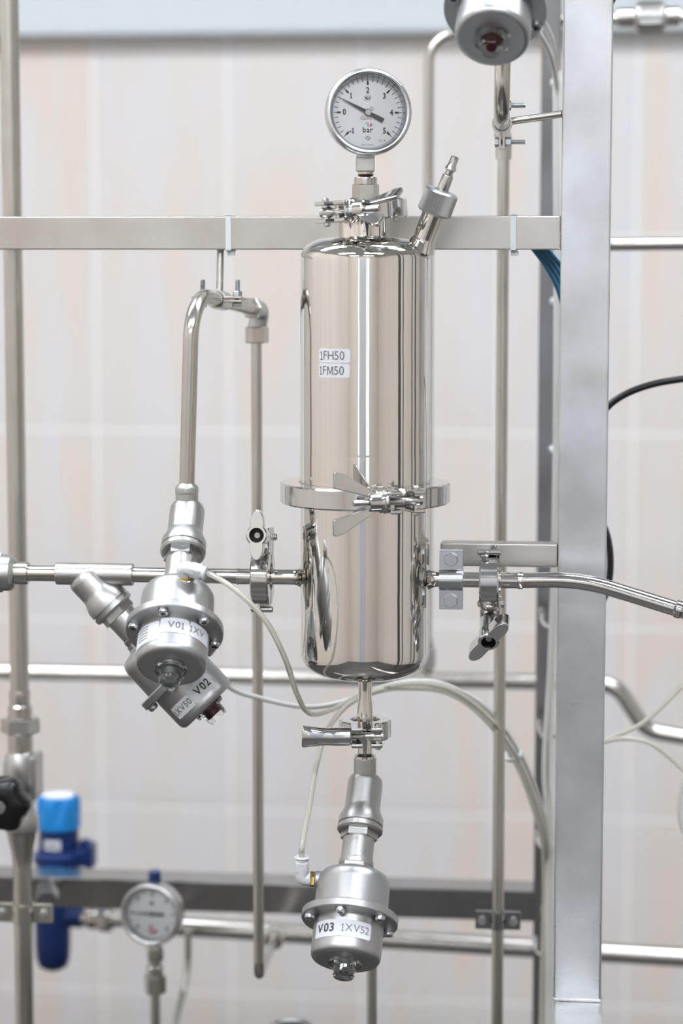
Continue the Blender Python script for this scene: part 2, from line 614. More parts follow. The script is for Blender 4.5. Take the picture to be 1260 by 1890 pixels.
def weld(bm):
    for i in range(16):
        z = zb0 + (zb1 - zb0) * (i + 0.5) / 16
        lathe(bm, [(0, -0.0012), (0.0009, -0.0006), (0.0012, 0), (0.0009, 0.0006), (0, 0.0012)], 8, T(XPOST - 0.0205, YB - 0.0122, z))
part('weld_bead', 'pipe', rack, weld)

YA = 1.955                                         # short arm holding the housing
za0, za1 = P(900, 1046, YA - 0.01).z, P(900, 1003, YA - 0.01).z
xa0 = P(812, 1020, YA - 0.01).x
part('arm', 'bar', rack, lambda bm: box(bm, (XPOST - 0.02 - xa0, 0.020, za1 - za0), T((XPOST - 0.02 + xa0) / 2, YA, (za0 + za1) / 2), 0.0015))

YR = 2.36                                          # rear frame
zr0, zr1 = P(600, 1690, YR - 0.02).z, P(600, 1634, YR - 0.02).z
xr = P(1008, 1000, YR).x
part('rear_crossbar', 'dark_bar', rack, lambda bm: box(bm, (xr + 1.0, 0.04, zr1 - zr0), T((xr - 1.0) / 2, YR, (zr0 + zr1) / 2), 0.0015))
part('rear_post', 'dark_bar', rack, lambda bm: box(bm, (0.0190, 0.02, 1.75), T(P(1013, 500, YR - 0.035).x, YR - 0.03, 1.18), 0.002))


def hook(px, py):
    def f(bm):
        a = P(px - 3, py - 22, 2.29)
        b = P(px, py, 2.27); c = P(px + 12, py + 10, 2.24); d = P(px + 27, py + 8, 2.20)
        sweep(bm, spline([a, b, c, d], 5), 0.0022, 8)
    return f
for hx, hy in ((1001, 1146), (997, 1352), (994, 1556), (990, 1752)):
    part('wire_hook', 'chrome', rack, hook(hx, hy))

# dark posts added out of frame to put dark stripes in the housing's reflections
nr = thing('steel_rack', 'added dark square tube posts out of frame to the right, for reflections', 'rack', (1.0, 1.4, 0))
for (x, y, a) in ((1.15, 1.33, 0.10), (0.78, 1.62, 0.03), (0.66, 1.95, 0.03), (1.15, 2.2, 0.06)):
    part('post', 'stripe_post', nr, lambda bm: box(bm, (a, a, 2.1), T(x, y, 1.05), 0.003))
part('crossbar', 'stripe_post', nr, lambda bm: box(bm, (0.04, 1.0, 0.04), T(1.15, 1.75, 2.0), 0.003))
part('crossbar', 'stripe_post', nr, lambda bm: box(bm, (0.5, 0.04, 0.04), T(0.92, 1.95, 0.5), 0.003))

# ================================================================== filter housing
YT = 1.90
XT = P(674, 800, YT).x
def zt(y): return P(674, y, YT).z
AX = T(XT, YT, 0)
K = P(674, 800, YT).y and (P(774, 800, YT).x - P(674, 800, YT).x) / 100      # metres per pixel at the housing
RT_ = 0.0520
filt = thing('filter_housing', 'polished stainless steel filter housing with labels 1FH50 and 1FM50', 'filter', (XT, YT, zt(1262)))


def dome(r0, z0, r1, z1, n=12, e=2.4):
    """superelliptic shoulder from (r0, z0) at the side to (r1, z1) at the crown"""
    out = []
    for i in range(n + 1):
        a = PI / 2 * i / n
        out.append((r1 + (r0 - r1) * math.cos(a) ** (2 / e), z0 + (z1 - z0) * math.sin(a) ** (2 / e)))
    return out


zc = zt(908)                                       # height of the big clamp
zn = zt(437)


def upper(bm):
    p = [(RT_ - 0.002, zc + 0.002), (0.0600, zc + 0.002), (0.0600, zc + 0.0045), (RT_ + 0.0002, zc + 0.0075), (RT_ + 0.0002, zt(838)),
         (RT_ - 0.0001, zt(836)), (RT_ + 0.0001, zt(833)), (RT_, zt(826))]
    for i in range(1, 14):
        p.append((RT_, zt(826) + (zt(482) - zt(826)) * i / 14))
    p += dome(RT_, zt(478), 0.021, zn, 14, 2.3)
    p += [(0.010, zn)]
    lathe(bm, p, 96, AX)
part('upper_shell', 'mirror', filt, upper, 50)


def lower(bm):
    p = [(0.010, zt(1251))]
    p += dome(RT_, zt(1200), 0.0075, zt(1251), 16, 2.5)[::-1]
    for i in range(1, 12):
        p.append((RT_, zt(1200) + (zt(945) - zt(1200)) * i / 12))
    p += [(RT_, zc - 0.0075), (0.0600, zc - 0.0045), (0.0600, zc - 0.002), (RT_ - 0.002, zc - 0.002)]
    lathe(bm, p, 96, AX)
part('lower_shell', 'mirror', filt, lower, 50)
part('gasket', 'white', filt, lambda bm: lathe(bm, [(0.050, zc - 0.0019), (0.0595, zc - 0.0019), (0.0595, zc + 0.0019), (0.050, zc + 0.0019)], 64, AX, closed=True))


def neck(bm):
    lathe(bm, [(0.010, zn - 0.004), (0.0215, zn - 0.004), (0.0224, zn - 0.001), (0.0214, zn + 0.0008), (0.0213, zt(404)), (0.0250, zt(401)), (0.0250, zt(398)), (0.010, zt(398))], 56, AX)
part('neck', 'mirror', filt, neck)


def outlet(bm):
    lathe(bm, [(0.0030, zt(1249)), (0.0068, zt(1250)), (0.0056, zt(1256)), (0.0056, zt(1290)), (0.0063, zt(1298)), (0.0064, zt(1330)), (0.0125, zt(1338)), (0.0125, zt(1343)), (0.003, zt(1343))], 32, AX)
part('outlet', 'mirror', filt, outlet)
ZH = P(675, 1067, YT).z                            # height of the side nozzles


def nozzle(sgn):
    def f(bm):
        fr = frame((XT, YT, ZH), (sgn, 0, 0))
        lathe(bm, [(0.004, 0.046), (0.0115, 0.0500), (0.0088, 0.0525), (0.0070, 0.0550), (0.0063, 0.0580), (0.0063, 0.0700), (0.0063, 0.078 if sgn < 0 else 0.095), (0.0115, 0.0805 if sgn < 0 else 0.0975), (0.0115, 0.0825 if sgn < 0 else 0.0995), (0.004, 0.0825 if sgn < 0 else 0.0995)], 32, fr)
    return f
part('inlet_nozzle', 'mirror', filt, nozzle(-1))
part('outlet_nozzle', 'mirror', filt, nozzle(1))


def ontank(x0, y0):
    ph0 = math.asin(max(-1, min(1, (x0 - 674) * K / RT_))) - PI / 2
    # the viewer stands a little to the right of the housing's own front
    ph0 += math.atan2(0 - XT, YT)
    z0 = zt(y0)
    return lambda x, y, L=0.0004: V((XT + (RT_ + L) * math.cos(ph0 + x / RT_), YT + (RT_ + L) * math.sin(ph0 + x / RT_), z0 + y))
for (px, py, s, wp) in ((617.5, 651.5, '1FH50', 57), (616.5, 678.5, '1FM50', 57)):
    f = ontank(px, py)
    st = part('label', 'sticker', filt, lambda bm: sticker(bm, wp * K * 1.13, 24.5 * K, f, 0.0018), label='white sticker reading ' + s)
    part('lettering', 'grey_ink', st, lambda bm: put_text(bm, s, 22.5 * K, lambda x, y: f(x - 4.5 * K, y - 0.5 * K, 0.00045), 0.00003, 0.93))

# vent stub at the shoulder
va, vb = P(779, 448, 1.888), P(802, 388, 1.885)
vd = (vb - va).normalized()
vent = thing('vent_valve', 'knurled vent cap with hose barb on the shoulder of the filter housing', 'valve', va)
fr = frame(va, vd)
vl = (vb - va).length
part('stub', 'mirror', vent, lambda bm: lathe(bm, [(0.004, -0.012), (0.0125, -0.006), (0.0098, 0.0015), (0.0090, 0.004), (0.0090, vl), (0.004, vl)], 32, fr))


def knurl(bm):
    z0, z1 = vl - 0.003, vl + 0.0165
    n = 120
    prof = [(0.004, z0), (0.0118, z0), (0.0132, z0 + 0.0012), (0.0134, z0 + 0.0018)]
    prof2 = [(0.0134, z1 - 0.0018), (0.0132, z1 - 0.0012), (0.0120, z1), (0.004, z1)]
    lathe(bm, prof, n, fr); lathe(bm, prof2, n, fr)
    A = []
    for z in (z0 + 0.0018, z1 - 0.0018):
        A.append([bm.verts.new(fr @ V(((0.0137 if i % 2 else 0.0129) * math.cos(2 * PI * i / n), (0.0137 if i % 2 else 0.0129) * math.sin(2 * PI * i / n), z))) for i in range(n)])
    for i in range(n):
        bm.faces.new((A[0][i], A[0][(i + 1) % n], A[1][(i + 1) % n], A[1][i]))
part('knurled_cap', 'satin', vent, knurl, 20)


def barb(bm):
    z = vl + 0.0165
    lathe(bm, [(0, z), (0.0056, z), (0.0056, z + 0.001), (0.0047, z + 0.0012), (0.0047, z + 0.004), (0.0045, z + 0.012), (0.0040, z + 0.013), (0.0032, z + 0.0135), (0.0032, z + 0.0165), (0.0046, z + 0.0175), (0.0046, z + 0.0185), (0.0033, z + 0.022), (0.0033, z + 0.028), (0.0020, z + 0.0285), (0, z + 0.0285)], 20, fr)
part('hose_barb', 'chrome', vent, barb)


# ================================================================== hinged clamps
def lobed(bm, h, L, hole, z0, z1, mt, d0=0.42, n=72, rot=0.0):
    rings = {}
    for key, z in (('a', z0), ('b', z1)):
        for w_ in ('o', 'i', 'c'):
            ring = []
            for k in range(n):
                th = 2 * PI * k / n
                dl = abs((th - rot + PI / 2) % PI - PI / 2)
                R = h + (L - h) * math.exp(-(dl / d0) ** 2) * (1 if dl < 1 else 1)
                # keep the lobes blunt and parallel-sided
                if dl > 0.02:
                    R = min(R, max(h, 0.0054 / math.sin(dl)))
                if w_ == 'i': R = hole
                if w_ == 'c': R = R - 0.0009
                zz = z if w_ != 'o' else (z + 0.0009 if key == 'a' else z - 0.0009)
                ring.append(bm.verts.new(mt @ V((R * math.cos(th), R * math.sin(th), zz))))
            rings[key + w_] = ring
    seq = ['ai', 'ac', 'ao', 'bo', 'bc', 'bi', 'ai']
    for a, b in zip(seq, seq[1:]):
        A, B = rings[a], rings[b]
        for k in range(n):
            bm.faces.new((A[k], A[(k + 1) % n], B[(k + 1) % n], B[k]))


def clamp(label, ctr, axis, opening, flip, R, ri, w_, gx, nut, lug=(0.011, 0.020, 0.0032), boff=0.009, br=0.0026, wing_rot=0.0, tee_rot=0.0, wing=1.0, name='pipe_clamp', dz=0.0, hub=(0.0075, 0.017)):
    """two half rings with a hinge behind, fork lugs and a swing bolt at the opening.
    local Z = ring axis, local -Y = opening, the bolt runs along local X and pivots on +X"""
    z = V(axis).normalized()
    y = -(V(opening) - z * V(opening).dot(z)).normalized()
    x = y.cross(z)
    B = Mx(((x.x, y.x, z.x, ctr[0]), (x.y, y.y, z.y, ctr[1]), (x.z, y.z, z.z, ctr[2]), (0, 0, 0, 1)))
    if flip:
        B = B @ Mx.Diagonal((-1, 1, 1, 1))
    t = thing(name, label, 'clamp', ctr, 'hinged ferrule clamps')
    h = w_ / 2
    sec = [(ri, -h), (R - 0.0012, -h), (R, -h + 0.0012), (R, h - 0.0012), (R - 0.0012, h), (ri, h), (ri - 0.0005, h - 0.002), (ri + 0.002, 0), (ri - 0.0005, -h + 0.002)]
    g = math.asin(min(0.9, gx * 0.5 / R))
    yb = -(R + boff)
    for sgn in (-1, 1):
        def half(bm):
            if sgn > 0:
                lathe(bm, sec, 32, B, True, -PI / 2 + g, PI / 2 - 0.10)
            else:
                lathe(bm, sec, 32, B, True, PI / 2 + 0.10, 1.5 * PI - g)
            for s2 in (-1, 1):
                ly = lug[1] + 0.006
                box(bm, (lug[0], ly, lug[2]), B @ T(sgn * gx, -(R - 0.006) - ly / 2, s2 * (h - lug[2] * 0.3 + dz * 0)), 0.0009)
            box(bm, (lug[0] * 0.9, 0.006, w_ * 0.96), B @ T(sgn * gx, -(R - 0.0045), 0), 0.001)
            # hinge knuckle
            box(bm, (0.008, 0.008, w_ * 0.40), B @ T(sgn * 0.004, R + 0.001, sgn * w_ * 0.22), 0.0015)
        part('half_ring', 'chrome', t, half)
    def pins(bm):
        cyl(bm, 0.0028, -h - 0.0035, h + 0.0035, B @ T(gx + lug[0] * 0.12, yb, 0), 16, 0.001)
    part('pivot_pin', 'chrome', t, pins)
    part('hinge_pin', 'chrome', t, lambda bm: cyl(bm, 0.0025, -h - 0.002, h + 0.002, B @ T(0, R + 0.003, 0), 14, 0.0008))
    bx = B @ T(gx + lug[0] * 0.12, yb, 0) @ frame((0, 0, 0), (-1, 0, 0), (0, 0, 1))      # bolt frame: +Z away from the pivot
    d = gx * 2 + lug[0] * 0.62                                                          # where the nut bears
    hl = hub[1]
    blen = d + hl + (0.012 if nut == 'wing' else -0.004)
    def bolt(bm):
        lathe(bm, [(0, -0.0045), (0.0042, -0.0040), (0.0046, 0), (0.0042, 0.004), (br, 0.0065), (br, 0.010), (0, 0.010)], 18, bx)
        thread(bm, br, 0.009, blen, bx, 0.0011)
    part('swing_bolt', 'thread', t, bolt)
    hr = hub[0]
    def nutf(bm):
        if nut == 'wing':
            lathe(bm, [(br, d), (hr + 0.001, d), (hr + 0.0012, d + 0.0015), (hr + 0.0002, d + 0.003), (hr + 0.0007, d + 0.0045), (hr - 0.0006, d + 0.006), (hr - 0.0008, d + hl - 0.001), (hr - 0.0016, d + hl), (br, d + hl)], 28, bx)
            for s2 in (-1, 1):
                a = wing
                poly = [(hr * 0.55, d + 0.004), (hr * 0.55, d + hl * 0.9), (0.0118 * a, d + 0.0428 * a), (0.0126 * a, d + 0.0440 * a), (0.0240 * a, d + 0.0440 * a), (0.0250 * a, d + 0.0428 * a), (0.0235 * a, d + 0.036 * a)]
                # prism in the plane of bolt axis (local z) and radial direction
                W = bx @ Mx.Rotation(wing_rot + (0 if s2 > 0 else PI), 4, 'Z') @ Mx(((1, 0, 0, 0), (0, 0, 1, 0), (0, 1, 0, 0), (0, 0, 0, 1)))
                prism(bm, poly, -0.0018, 0.0018, W, 0.0007)
        elif nut == 'tee':
            lathe(bm, [(br, d), (hr * 0.8, d), (hr * 0.92, d + 0.0012), (hr * 0.92, d + hl - 0.0125), (br + 0.0005, d + hl - 0.0125)], 28, bx)
            lobed(bm, hr, 0.0205 * wing, hr * 0.70, d + hl - 0.013, d + hl, bx, rot=tee_rot)
        else:
            # long pinched handle
            rings = []
            st = [(0, hr * 0.85, hr * 0.85), (0.001, hr, hr), (0.012, hr, hr), (0.018, hr * 0.86, hr * 0.96), (0.024, hr * 0.70, hr * 0.98), (0.030, hr * 0.70, hr * 1.08), (0.038, hr * 0.55, hr * 1.20), (0.0395, hr * 0.45, hr * 1.10)]
            for (q, ra, rb) in st:
                rings.append([bm.verts.new(bx @ (Mx.Rotation(tee_rot, 4, 'Z') @ V((ra * math.cos(2 * PI * k / 28) if False else rb * math.copysign(abs(math.cos(2 * PI * k / 28)) ** 0.75, math.cos(2 * PI * k / 28)), ra * math.copysign(abs(math.sin(2 * PI * k / 28)) ** 0.9, math.sin(2 * PI * k / 28)), d + q * wing)))) for k in range(28)])
            for A, Bq in zip(rings, rings[1:]):
                for k in range(28):
                    bm.faces.new((A[k], A[(k + 1) % 28], Bq[(k + 1) % 28], Bq[k]))
            bm.faces.new(rings[0][::-1]); bm.faces.new(rings[-1])
    part('wing_nut' if nut != 'handle' else 'handle_nut', 'chrome', t, nutf)
    if nut == 'tee':
        part('bore_shade', 'hole', t, lambda bm: cyl(bm, hr * 0.70, d + hl - 0.0125, d + hl - 0.0110, bx, 24))  # dark disc on the bore floor, its shade put into the colour
        part('bolt_tip', 'thread', t, lambda bm: cyl(bm, br, d + hl - 0.012, d + hl - 0.004, bx, 16, 0.0006))
    return t


clamp('large polished ring clamp with wing nut around the middle of the filter housing', (XT, YT, zc), (0, 0, 1), (math.sin(rad(29)), -math.cos(rad(29)), 0), False,
      0.0682, 0.0535, 0.0165, 0.0098, 'wing', boff=0.006, lug=(0.0100, 0.016, 0.0032), wing=1.0, hub=(0.0080, 0.0155))
clamp('ring clamp with wing nut under the pressure gauge on the filter neck', (XT + 0.002, YT, zt(388)), (-0.07, 0, 1), (-math.sin(rad(33)), -math.cos(rad(33)), 0), True,
      0.0312, 0.0235, 0.0155, 0.0095, 'wing', boff=0.008, lug=(0.0105, 0.018, 0.0032), wing_rot=0.9, wing=0.88, hub=(0.0085, 0.0155))
clamp('small ring clamp with long handle nut below the filter outlet', (XT, YT, zt(1344)), (0, 0, 1), (math.sin(rad(8)), -math.cos(rad(8)), 0), False,
      0.0212, 0.0120, 0.0150, 0.0078, 'handle', boff=0.0105, lug=(0.0095, 0.019, 0.0034), hub=(0.0074, 0.016), tee_rot=0.0)
clamp('ring clamp with lobed nut joining the filter inlet to the left pipe', (XT - 0.0838, YT, ZH), (1, 0, 0), (0, 0.15, 1), True,
      0.0235, 0.0115, 0.0145, 0.0062, 'tee', boff=0.009, lug=(0.0085, 0.017, 0.0030), hub=(0.0085, 0.028), wing=1.0, tee_rot=rad(90))
clamp('ring clamp with lobed nut joining the filter outlet to the right tube', (XT + 0.1008, YT, ZH), (1, 0, 0), (0, 0.50, -0.87), False,
      0.0250, 0.0115, 0.0155, 0.0070, 'tee', boff=0.006, lug=(0.0090, 0.015, 0.0030), hub=(0.0085, 0.030), wing=1.2, tee_rot=rad(52))


# ================================================================== pressure gauges
def gauge(name, label, ctr, nrm, R, depth, spread, numbers, needle_deg, detail, stem):
    nrm = V(nrm).normalized()
    G = frame(ctr, nrm, V((0, 0, 1)).cross(nrm))       # local Z out of the dial, X right, Y up
    t = thing(name, label, 'gauge', stem[-1][0])
    def case(bm):
        lathe(bm, [(0, -depth), (R * 0.90, -depth), (R * 0.95, -depth + 0.0015), (R * 0.955, -0.010), (R * 0.90, -0.009), (0, -0.009)], 64, G)
    part('case', 'satin', t, case)
    def bezel(bm):
        p = [(R * 0.955, -0.011), (R * 0.985, -0.0105), (R, -0.007), (R, -0.003), (R * 0.985, -0.0005), (R * 0.94, 0.0012), (R * 0.89, 0.0010), (R * 0.855, -0.0008), (R * 0.845, -0.0035), (R * 0.84, -0.009)]
        lathe(bm, p, 72, G)
    part('bezel', 'satin' if detail else 'cast', t, bezel, 60)
    part('inner_rim', 'zinc', t, lambda bm: lathe(bm, [(R * 0.846, -0.0075), (R * 0.80, -0.0088), (R * 0.80, -0.0080), (R * 0.846, -0.0032)], 64, G, closed=True))
    dial = part('dial', 'dial', t, lambda bm: cyl(bm, R * 0.815, -0.0090, -0.0082, G, 64))
    at = lambda x, y, z=-0.0081: G @ V((x, y, z))
    def quad(bm, a, r0, r1, w0, w1=None):
        w1 = w0 if w1 is None else w1
        d = V((math.sin(a), math.cos(a), 0)); n = V((math.cos(a), -math.sin(a), 0))
        pts = [d * r0 - n * w0 / 2, d * r1 - n * w1 / 2, d * r1 + n * w1 / 2, d * r0 + n * w0 / 2]
        bm.faces.new([bm.verts.new(at(p.x, p.y)) for p in pts])
    lo, hi, minor = spread
    def marks(bm):
        n = int(round((hi - lo) * minor))
        for i in range(n + 1):
            a = rad(-135 + 270 * i / n)
            quad(bm, a, R * 0.700, R * 0.785, R * 0.016)
            if i % minor == 0:
                quad(bm, a, R * 0.625, R * 0.715, R * 0.046)
    part('scale_marks', 'ink', dial, marks)
    if detail:
        for v, (x, y) in numbers:
            part('numeral', 'ink', dial, lambda bm: put_text(bm, v, R * 0.185, lambda a, b: at(x * R + a, y * R + b), R * 0.006, 0.82))
        part('unit_mark', 'ink', dial, lambda bm: put_text(bm, 'bar', R * 0.175, lambda a, b: at(a, -0.40 * R + b), R * 0.004, 0.95))
        def emblem(bm):
            for k in range(5):
                a0 = rad(72 * k); a1 = rad(72 * k + 72)
                c = V((0, 0.33 * R, 0))
                q = [V((math.sin(a) * r, math.cos(a) * r, 0)) + c for a, r in ((a0, R * 0.090), (a1, R * 0.090), (a1, R * 0.080), (a0, R * 0.080))]
                bm.faces.new([bm.verts.new(at(p.x, p.y)) for p in q])
            n = 20
            bm.faces.new([bm.verts.new(at(R * 0.058 * math.cos(2 * PI * k / n), 0.33 * R + R * 0.036 * math.sin(2 * PI * k / n))) for k in range(n)])
        part('emblem', 'needle', dial, emblem)
        def rhomb(bm):
            c = -0.585 * R
            for (u0, v0, u1, v1) in ((-.062, 0, 0, .05), (0, .05, .062, 0), (.062, 0, 0, -.05), (0, -.05, -.062, 0), (-.02, .03, .03, -.025)):
                a, b = V((u0 * R, v0 * R + c, 0)), V((u1 * R, v1 * R + c, 0))
                n_ = (b - a).normalized().cross(V((0, 0, 1))) * R * 0.006
                bm.faces.new([bm.verts.new(at(p.x, p.y)) for p in (a - n_, b - n_, b + n_, a + n_)])
        part('maker_mark', 'needle', dial, rhomb)
        def fine(bm):
            put_text(bm, '220', R * 0.062, lambda a, b: at(-0.02 * R + a, -0.245 * R + b), 0, 0.8)
            put_text(bm, '32.1.8', R * 0.075, lambda a, b: at(0.335 * R + a, -0.64 * R + b), 0, 0.9)
            put_text(bm, 'Made in Germany', R * 0.050, lambda a, b: at(-0.01 * R + a, -0.735 * R + b), 0, 0.8)
        part('fine_print', 'grey_ink', dial, fine)
        def eye_(bm):
            bm.faces.new([bm.verts.new(at(R * (0.008 + 0.026 * math.cos(2 * PI * k / 16)), R * (0.336 + 0.015 * math.sin(2 * PI * k / 16)), -0.00805)) for k in range(16)])
        part('emblem_eye', 'dial', dial, eye_)
        def screws(bm):
            for sx, sy in ((0.095, 0.095), (-0.12, -0.12)):
                cyl(bm, R * 0.048, -0.0082, -0.0076, G @ T(sx * R, sy * R, 0), 20, 0.0002)
        part('dial_screw', 'zinc', dial, screws)
    else:
        for v, (x, y) in numbers:
            part('numeral', 'ink', dial, lambda bm: put_text(bm, v, R * 0.20, lambda a, b: at(x * R + a, y * R + b), R * 0.006, 0.82))
        part('emblem', 'ink', dial, lambda bm: cyl(bm, R * 0.06, -0.0083, -0.0080, G @ T(-0.02 * R, 0.33 * R, 0), 14))
    def red(bm):
        if detail:
            arc = [(0.10 * math.cos(rad(a)), -0.20 + 0.10 * math.sin(rad(a)) * 0.55) for a in range(20, 161, 14)]
            for (a, b) in zip(arc, arc[1:]):
                bm.faces.new([bm.verts.new(at(p[0] * R, p[1] * R + q)) for p, q in ((a, 0), (b, 0), (b, R * 0.012), (a, R * 0.012))])
            put_text(bm, '1.8', R * 0.10, lambda a, b: at(0.045 * R + a, -0.285 * R + b), R * 0.004, 0.85)
        else:
            for (x, y, w_, h_) in ((-0.06, -0.50, 0.12, 0.10), (0.10, -0.56, 0.13, 0.09), (0.0, -0.62, 0.22, 0.07), (-0.02, -0.40, 0.10, 0.05)):
                bm.faces.new([bm.verts.new(at((x + sx * w_ / 2) * R, (y + sy * h_ / 2) * R)) for sx, sy in ((-1, -1), (1, -1), (1, 1), (-1, 1))])
    part('red_mark', 'red_ink', dial, red)
    def needle(bm):
        a = rad(needle_deg)
        d = V((math.sin(a), math.cos(a), 0)); n = V((math.cos(a), -math.sin(a), 0))
        z = V((0, 0, 0))
        def bar(pts, z0, z1):
            prism(bm, [(p.x, p.y) for p in pts], z0, z1, G)
        bar([d * R * 0.70 - n * R * .004, d * R * 0.70 + n * R * .004, d * R * 0.05 + n * R * .038, d * R * 0.05 - n * R * .038], -0.0066, -0.0061)
        bar([d * R * -0.05 - n * R * .036, d * R * -0.05 + n * R * .036, d * R * -0.40 + n * R * .050, d * R * -0.40 - n * R * .050], -0.0066, -0.0061)
    part('needle', 'needle', t, needle)
    part('hub', 'zinc', t, lambda bm: cyl(bm, R * 0.082, -0.0075, -0.0052, G, 28, 0.0006))
    part('glass', 'glass', t, lambda bm: cyl(bm, R * 0.842, -0.0040, -0.0032, G, 48))
    return t, G


gc = P(681, 206, 1.872)
gn = V((math.sin(rad(13)), -math.cos(rad(13)), 0.035))
nb = [('-1', (-0.375, -0.415)), ('0', (-0.545, 0.005)), ('1', (-0.385, 0.385)), ('2', (0.0, 0.505)), ('3', (0.385, 0.375)), ('4', (0.55, -0.005)), ('5', (0.385, -0.42))]
gstem = P(673, 335, YT)
gg, G1 = gauge('pressure_gauge', 'round steel pressure gauge in bar on top of the filter housing', gc, gn, 0.0340, 0.024, (-1, 5, 5), nb, -63, True, [(gstem,)])


def stem_hex(bm):
    ax = T(XT, YT, 0)
    lathe(bm, [(0, zt(287)), (0.0105, zt(287)), (0.0105, zt(291)), (0, zt(291))], 4, ax @ Mx.Rotation(rad(50), 4, 'Z'))
    box(bm, (0.0148, 0.0148, zt(290) - zt(317)), T(XT - 0.0005, YT, (zt(290) + zt(317)) / 2) @ Mx.Rotation(rad(8), 4, 'Z'), 0.0009)
    cyl(bm, 0.0062, zt(322), zt(316), ax, 24)
part('square_stem', 'pipe', gg, stem_hex)
part('sealed_thread', 'sealant', gg, lambda bm: thread(bm, 0.0066, zt(328), zt(320), T(XT, YT, 0), 0.0010))


def adapter(bm):
    ax = T(XT, YT, 0)
    lathe(bm, [(0.004, zt(327)), (0.0086, zt(327)), (0.0092, zt(329)), (0.0092, zt(341)), (0.004, zt(341))], 28, ax)
    hexn(bm, 0.0185, zt(372), zt(340), ax @ Mx.Rotation(rad(10), 4, 'Z'), 0.0006)
    lathe(bm, [(0.004, zt(372)), (0.0245, zt(377)), (0.0250, zt(380)), (0.0250, zt(384)), (0.004, zt(384))], 40, ax)
part('hex_adapter', 'pipe', gg, adapter)

# smaller gauge low on the left, behind
g2c = P(276, 1690, 2.26)
g2, G2 = gauge('pressure_gauge', 'blurred round pressure gauge with blue plug low on the left pipe', g2c, (-0.16, -1, 0.03), 0.0312, 0.022, (0, 6, 2),
               [('1', (-0.50, 0.42)), ('2', (0.0, 0.60)), ('3', (0.47, 0.43)), ('5', (0.50, -0.44)), ('0', (-0.50, -0.46))], -91, False, [(P(285, 1888, 2.27),)])
gb = P(285, 1690, 2.275)


def g2stem(bm):
    ax = T(gb.x, gb.y, 0)
    zz = lambda y: P(285, y, 2.275).z
    hexn(bm, 0.0150, zz(1772), zz(1748), ax)
    cyl(bm, 0.0070, zz(1784), zz(1770), ax, 24)
    cyl(bm, 0.0085, zz(1800), zz(1782), ax, 24, 0.001)
    hexn(bm, 0.0190, zz(1832), zz(1800), ax)
    cyl(bm, 0.0050, zz(1960), zz(1830), ax, 20)
part('stem', 'pipe', g2, g2stem)
part('plug', 'navy', g2, lambda bm: rod(bm, P(286, 1634, 2.28), P(285, 1606, 2.28), 0.0062, 20, 0.0015), label='blue plug on top of the gauge')


